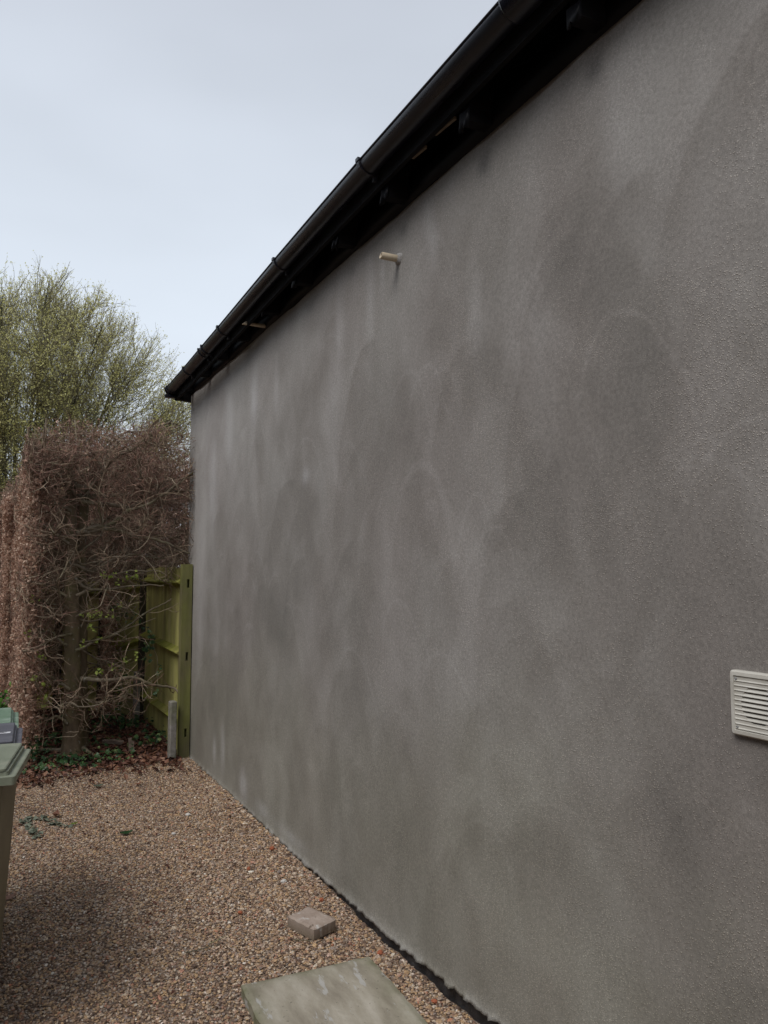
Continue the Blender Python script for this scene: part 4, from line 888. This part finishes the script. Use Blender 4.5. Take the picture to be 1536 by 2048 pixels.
# ------------------------------------------------------------------ wheelie bins
def wheelie(loc, rz, body, lidm, label, lab=None, hx=.245, hy=.228):
    T = empty('wheelie_bin', loc, rz, label, 'wheelie bin', 'wheelie bins beside the gravel yard'); b = MB()
    rings = []
    for z, sx, sy in ((.02, .165, .170), (.05, .175, .178), (.62, .205, .205), (.90, .218, .214), (.985, .222, .218)): rings.append(rrect(0, 0, sx, sy, .014, z))
    b.loft(rings).build('body', body, T)
    b = MB()                                       # rim: thick skirt with two steps
    b.loft([rrect(0, 0, hx - .025, hy - .012, .02, .968), rrect(0, 0, hx + .018, hy + .006, .012, .968), rrect(0, 0, hx + .020, hy + .008, .012, .998), rrect(0, 0, hx + .016, hy + .006, .012, 1.0), rrect(0, 0, hx - .004, hy - .004, .012, 1.001), rrect(0, 0, hx - .006, hy - .006, .012, 1.016)])
    b.build('rim', lidm if body is BIN_BODY else body, T)
    b = MB()
    b.loft([rrect(-.01, 0, hx - .012, hy - .008, .012, 1.016), rrect(-.01, 0, hx - .004, hy - .002, .012, 1.018), rrect(-.01, 0, hx - .004, hy - .002, .012, 1.026), rrect(-.01, 0, hx - .008, hy - .006, .012, 1.029), rrect(-.075, 0, hx - .085, hy - .040, .07, 1.029), rrect(-.075, 0, hx - .088, hy - .043, .07, 1.055), rrect(-.075, 0, hx - .104, hy - .058, .06, 1.063)])
    lid = b.build('lid', lidm, T)
    hb = MB(); hb.loft([[(x, y_, z - .004), (x, y_, z + .006), (x, y_ + .014, z + .007), (x, y_ + .014, z - .004)] for x, y_, z in [(-.29 + .42 * t, hy - .036 + .012 * math.sin(t * 3), 1.036 + .032 * math.sin(math.pi * (t * .55 + .45))) for t in np.linspace(0, 1, 12)]]).build('lid_ridge', lidm, lid, True)
    hd = MB(); hd.loft([[(-.275 - .02 * math.cos(a) , y_, .97 + .014 * math.sin(a)) for a in np.linspace(0, 2 * math.pi, 8, endpoint=False)] for y_ in np.linspace(-.15, .15, 5)]).build('handle', body, T, True)
    # flat dark face painting the shade of a hollow low on the front corner
    rc = MB(); f = lambda z: np.interp(z, (.02, .05, .62, .90, .985), (.165, .175, .205, .218, .222)); g_ = lambda z: -np.interp(z, (.02, .05, .62, .90, .985), (.170, .178, .205, .214, .218)) - .0015
    rc.add([(f(z) - dx, g_(z), z) for z, dx in ((.70, .004), (.665, .026), (.3, .026), (.06, .026), (.06, .003), (.4, .003))], [[0, 1, 2, 3, 4, 5]]); rc.build('recess_shade_patch', TYRE, T)
    for sy in (-1, 1):
        wv = MB(); wv.loft([[(-.20 + r * math.cos(a), y_, .10 + r * math.sin(a)) for a in np.linspace(0, 2 * math.pi, 20, endpoint=False)] for y_, r in ((sy * .17, .085), (sy * .175, .10), (sy * .21, .10), (sy * .215, .085))]).build('wheel', TYRE, T)
    if lab:
        for (cx, cy, w_, h_, z, rr) in lab:
            q = MB().box((cx - w_, cy - h_, z), (cx + w_, cy + h_, z + .0012), Matrix.Rotation(rr, 4, 'Z')); lb = q.build('label_sticker', LABELW, lid)
            for k in range(3):
                MB().box((cx - w_ * .7, cy - h_ * .5 + k * h_ * .5, z + .0016), (cx + w_ * (.5 - .3 * (k % 2)), cy - h_ * .5 + k * h_ * .5 + .0022, z + .002), Matrix.Rotation(rr, 4, 'Z'), (cx, cy, z)).build('print_line', INK, lid)
    return T
b1 = wheelie((-1.870, 3.485, 0), -.16, BIN_BODY, BIN_OLIVE, 'nearest wheelie bin, olive-green lid with a white label and brownish body', [(-.005, .075, .038, .028, 1.0635, .3)])
for z, hgt in ((.822, .020), (.772, .014)):
    MB().add([(x, -.2155, zz) for x, zz in ((.160, z - hgt), (.203, z - hgt + .008), (.203, z + hgt + .008), (.160, z + hgt))], [[0, 1, 2, 3]]).build('label_sticker', LABELW, b1)
wheelie((-1.862, 3.965, 0), -.05, BIN_GREY, BIN_GREY, 'middle wheelie bin with dark grey lid and white label on its rim', [(.185, -.03, .032, .016, 1.0295, 0)])
wheelie((-1.862, 4.43, 0), -.03, BIN_GREEN, BIN_GREEN, 'farthest wheelie bin, bright green with a curved lid', [(.02, .02, .035, .02, 1.0635, .2)])

# ------------------------------------------------------------------ bits lying on the gravel
rng = np.random.default_rng(123)
def leaf_obj(x, y, size, mat, label, cat='leaf', rz=None, curl=.35, name='fallen_leaf'):
    b = MB(); n_ = 8; L_ = []; 
    for i in range(n_ + 1):
        t = i / n_; wd = .32 * math.sin(math.pi * t ** .8) + .01; L_.append([((t - .5), -wd, .25 * curl + .3 * curl * (t - .5) ** 2 * 4), ((t - .5), 0, .0 + .3 * curl * (t - .5) ** 2 * 4), ((t - .5), wd, .3 * curl + .3 * curl * (t - .5) ** 2 * 4)])
    V_ = np.array(L_).reshape(-1, 3) * size; F_ = [[i * 3 + j, i * 3 + j + 1, i * 3 + j + 4, i * 3 + j + 3] for i in range(n_) for j in range(2)]
    o = mk(name, V_, [np.array(F_)], mat, None, True, {'rnd': np.full(len(V_), rng.random())}); sm = o.modifiers.new('t', 'SOLIDIFY'); sm.thickness = .0008
    o.location = (x, y, float(ground_z(np.array([x]), np.array([y]))[0]) + .010); o.rotation_euler = (0, 0, rng.uniform(0, 6.28) if rz is None else rz); return tag(o, label, cat)
leaf_obj(-1.272, 6.10, .075, DEADLEAF, 'folded red-brown dead leaf on the gravel right of the ivy sprig', curl=.8, rz=1.2)
leaf_obj(-1.605, 4.72, .085, BROWNLEAF, 'orange-brown curled leaf on gravel at the foot of the nearest bin', rz=.3)
leaf_obj(-.885, 5.47, .085, IVY, 'single dark green leaf lying in the middle of the gravel', rz=.1)
leaf_obj(-1.17, 5.86, .05, SPRING, 'small yellow leaf on the gravel just past the ivy sprig', rz=.4)
leaf_obj(-.90, 6.82, .08, PALEIVY, 'dull green leaf on gravel nearest the planting bed', rz=.2)
leaf_obj(-.60, 6.72, .06, DEADLEAF, 'small dark leaf on gravel at far side of the yard', rz=.9)
leaf_obj(-1.42, 7.02, .07, DEADLEAF, 'rusty leaf at the edge of the bed beyond the bins', rz=.5)
SP = empty('ivy_sprig', (-1.35, 5.9, 0), 0, 'wilted grey-green ivy sprig lying on the gravel right of the bins', 'ivy sprig')
path = [(-1.23, 5.83), (-1.29, 5.92), (-1.34, 6.05), (-1.42, 6.14), (-1.48, 6.10), (-1.50, 6.0)]; path2 = [(-1.46, 6.0), (-1.43, 5.85), (-1.42, 5.68)]
cs = []
for q, nn in ((path, 60), (path2, 36)):
    P = resample([(a + 1.35, b - 5.9, .018) for a, b in q], 20); A = Acc(); A.tube(P[None], np.full((1, 20), .003), 4); A.build('stem', OLTWIG, SP); t = rng.integers(0, 20, nn); cs.append(P[t] + rng.normal(0, .016, (nn, 3)) * np.array([1, 1, .4]))
c = np.concatenate(cs); V_, F_, a_ = ivy_leaves(c, np.tile((0, 0, 1.0), (len(c), 1)), rng.uniform(.025, .045, len(c)), .35); A = Acc(); A.add(V_, F_, a_); A.build('wilted_leaves', PALEIVY, SP, False)['kind'] = 'stuff'
for (x, y, Ln, a, lab) in ((-.43, 5.33, .22, .2, 'thin dark twig lying on gravel near the middle of the wall foot'), (-.90, 3.66, .17, -.05, 'fine dark twig on the gravel left of the paving slab'), (-.78, 3.70, .10, .35, 'short brown twig on gravel above left of the slab'), (-.40, 3.60, .09, -.6, 'tiny pale twig in the gravel beside the paving block')):
    P = walk(np.zeros((1, 3)), np.array([[math.cos(a), math.sin(a), 0]]), np.array([Ln]), 8, .06); P[..., 2] *= .2; A = Acc(); A.tube(P, np.linspace(.003, .0015, 8)[None], 5); o = A.build('twig', OLTWIG)
    o.location = (x, y, float(ground_z(np.array([x]), np.array([y]))[0]) + .012); tag(o, lab, 'twig')
TERRA = simple('terracotta', (0.30, 0.085, 0.040), (0.42, 0.15, 0.08), 40, 0.85)
PALEST = simple('pale_stone', (0.50, 0.48, 0.45), (0.66, 0.64, 0.60), 30, 0.8)
frs = [(-.07, 3.34, .018, TERRA, 'dark red brick fragment by the right corner of the slab'), (-.06, 2.86, .013, TERRA, 'orange terracotta chip between slab and wall'), (-.10, 4.80, .020, TERRA, 'long dark red shard near the wall foot'),
       (-.33, 4.55, .015, TERRA, 'orange chip on gravel left of the red shard'), (-.10, 3.98, .016, TERRA, 'orange-red chip at the wall foot beyond the paving block'), (-.55, 3.98, .013, TERRA, 'small orange chip left of the paving block'),
       (-.20, 4.30, .018, PALEST, 'white elongated stone chip near the wall foot'), (-.42, 5.72, .018, PALEST, 'white stone in the far gravel near the wall'), (-.60, 5.35, .014, PALEST, 'pale round stone beside the thin twig')]
for x, y, r, mt, lab in frs:
    V_ = []; 
    b = MB(); k = np.random.default_rng(int(abs(x * 1000) + y * 100)); rings = [[(r * s_ * math.cos(a) * (1 + k.uniform(-.2, .2)), r * s_ * .65 * math.sin(a) * (1 + k.uniform(-.2, .2)), z * r) for a in np.linspace(0, 2 * math.pi, 7, endpoint=False)] for z, s_ in ((-.4, .8), (.0, 1.1), (.35, .95), (.6, .55))]
    o = b.loft(rings).build('stone_fragment', mt); o.location = (x, y, float(ground_z(np.array([x]), np.array([y]))[0]) + .008); o.rotation_euler = (0, 0, k.uniform(0, 3)); tag(o, lab, 'stone')

# ------------------------------------------------------------------ added evergreen screen out of view, blocks low sky to darken the eaves
rng = np.random.default_rng(301)
ES = empty('conifer_light_blocker', (-8.6, 4, 0), 0, 'added evergreen screen out of view left of the bins, blocking low sky light', 'light blocker')
n = 34000; yy = rng.uniform(-9, 11, n); zz = rng.uniform(0, 1, n) ** .8 * (6.8 + 1.0 * vnoise(yy * .7, yy * 0, seed=3)); xx = .75 + (fbm(yy * .9, zz * .9, seed=33) - .5) * 1.6 - .25 * zz / 6 + rng.normal(0, .08, n)
V_, F_, a_ = leaves(np.stack([xx, yy - 4 + 0, zz], 1), np.tile((1, 0, .3), (n, 1)), rng.uniform(.12, .30, n), .7, .2, .8); A = Acc(); A.add(V_, F_, a_); A.build('foliage', EVERG, ES, False)['kind'] = 'stuff'
core = MB(); 
core.loft([[(.45, y_, 0), (.35, y_, 6.9 + .6 * math.sin(y_)), (-.5, y_, 6.5), (-.6, y_, 0)] for y_ in np.arange(-13, 7.01, 1)]).build('blocker_core', EVERG, ES)

rng = np.random.default_rng(909)
n = 420; x = rng.uniform(-1.6, -.05, n); y = 3.2 + rng.random(n) ** .6 * 4.2; z = ground_z(x, y) + .012
V_, F_, a_ = leaves(np.stack([x, y, z], 1), np.tile((0, 0, 1.0), (n, 1)), rng.uniform(.008, .034, n), .5, .25, .4); A = Acc(); A.add(V_, F_, a_ * .8)
n = 160; P = walk(np.stack([rng.uniform(-1.6, -.05, n), 3 + rng.random(n) * 4.4, np.zeros(n)], 1), rng.normal(size=(n, 3)) * np.array([1, 1, 0]), rng.uniform(.03, .11, n), 4, .12)
P[..., 2] = ground_z(P[..., 0], P[..., 1]) + .011; V_, F_ = tubes(P, np.full((n, 4), .0012), 3); A.add(V_, F_, np.full(len(V_), .15))
tag(A.build('gravel_debris', DEADLEAF, None, False), 'scraps of dead leaf and bits of twig scattered over the gravel', 'debris', None, 'stuff')

# ------------------------------------------------------------------ far trees beyond the lane
rng = np.random.default_rng(404)
n = 26000; t = rng.uniform(-1.9, .75, n); rr = 52 + rng.normal(0, 1.6, n); hgt = 3.2 + 6.5 * fbm(t * 5, t * 0, oct=4, seed=66); zz = rng.random(n) ** .8 * hgt
V_, F_, a_ = leaves(np.stack([rr * np.sin(t), rr * np.cos(t), zz], 1), np.tile((0, -1, .3), (n, 1)), rng.uniform(.25, .8, n), .7, .2, .9)
FAR = leafmat('far_foliage', [(0, (0.035, 0.040, 0.022)), (0.6, (0.075, 0.078, 0.040)), (1, (0.13, 0.12, 0.07))], 0.7, 0.2)
A = Acc(); A.add(V_, F_, a_); tag(A.build('distant_trees', FAR, None, False), 'distant line of trees and hedges beyond the lane', 'trees', None, 'stuff')
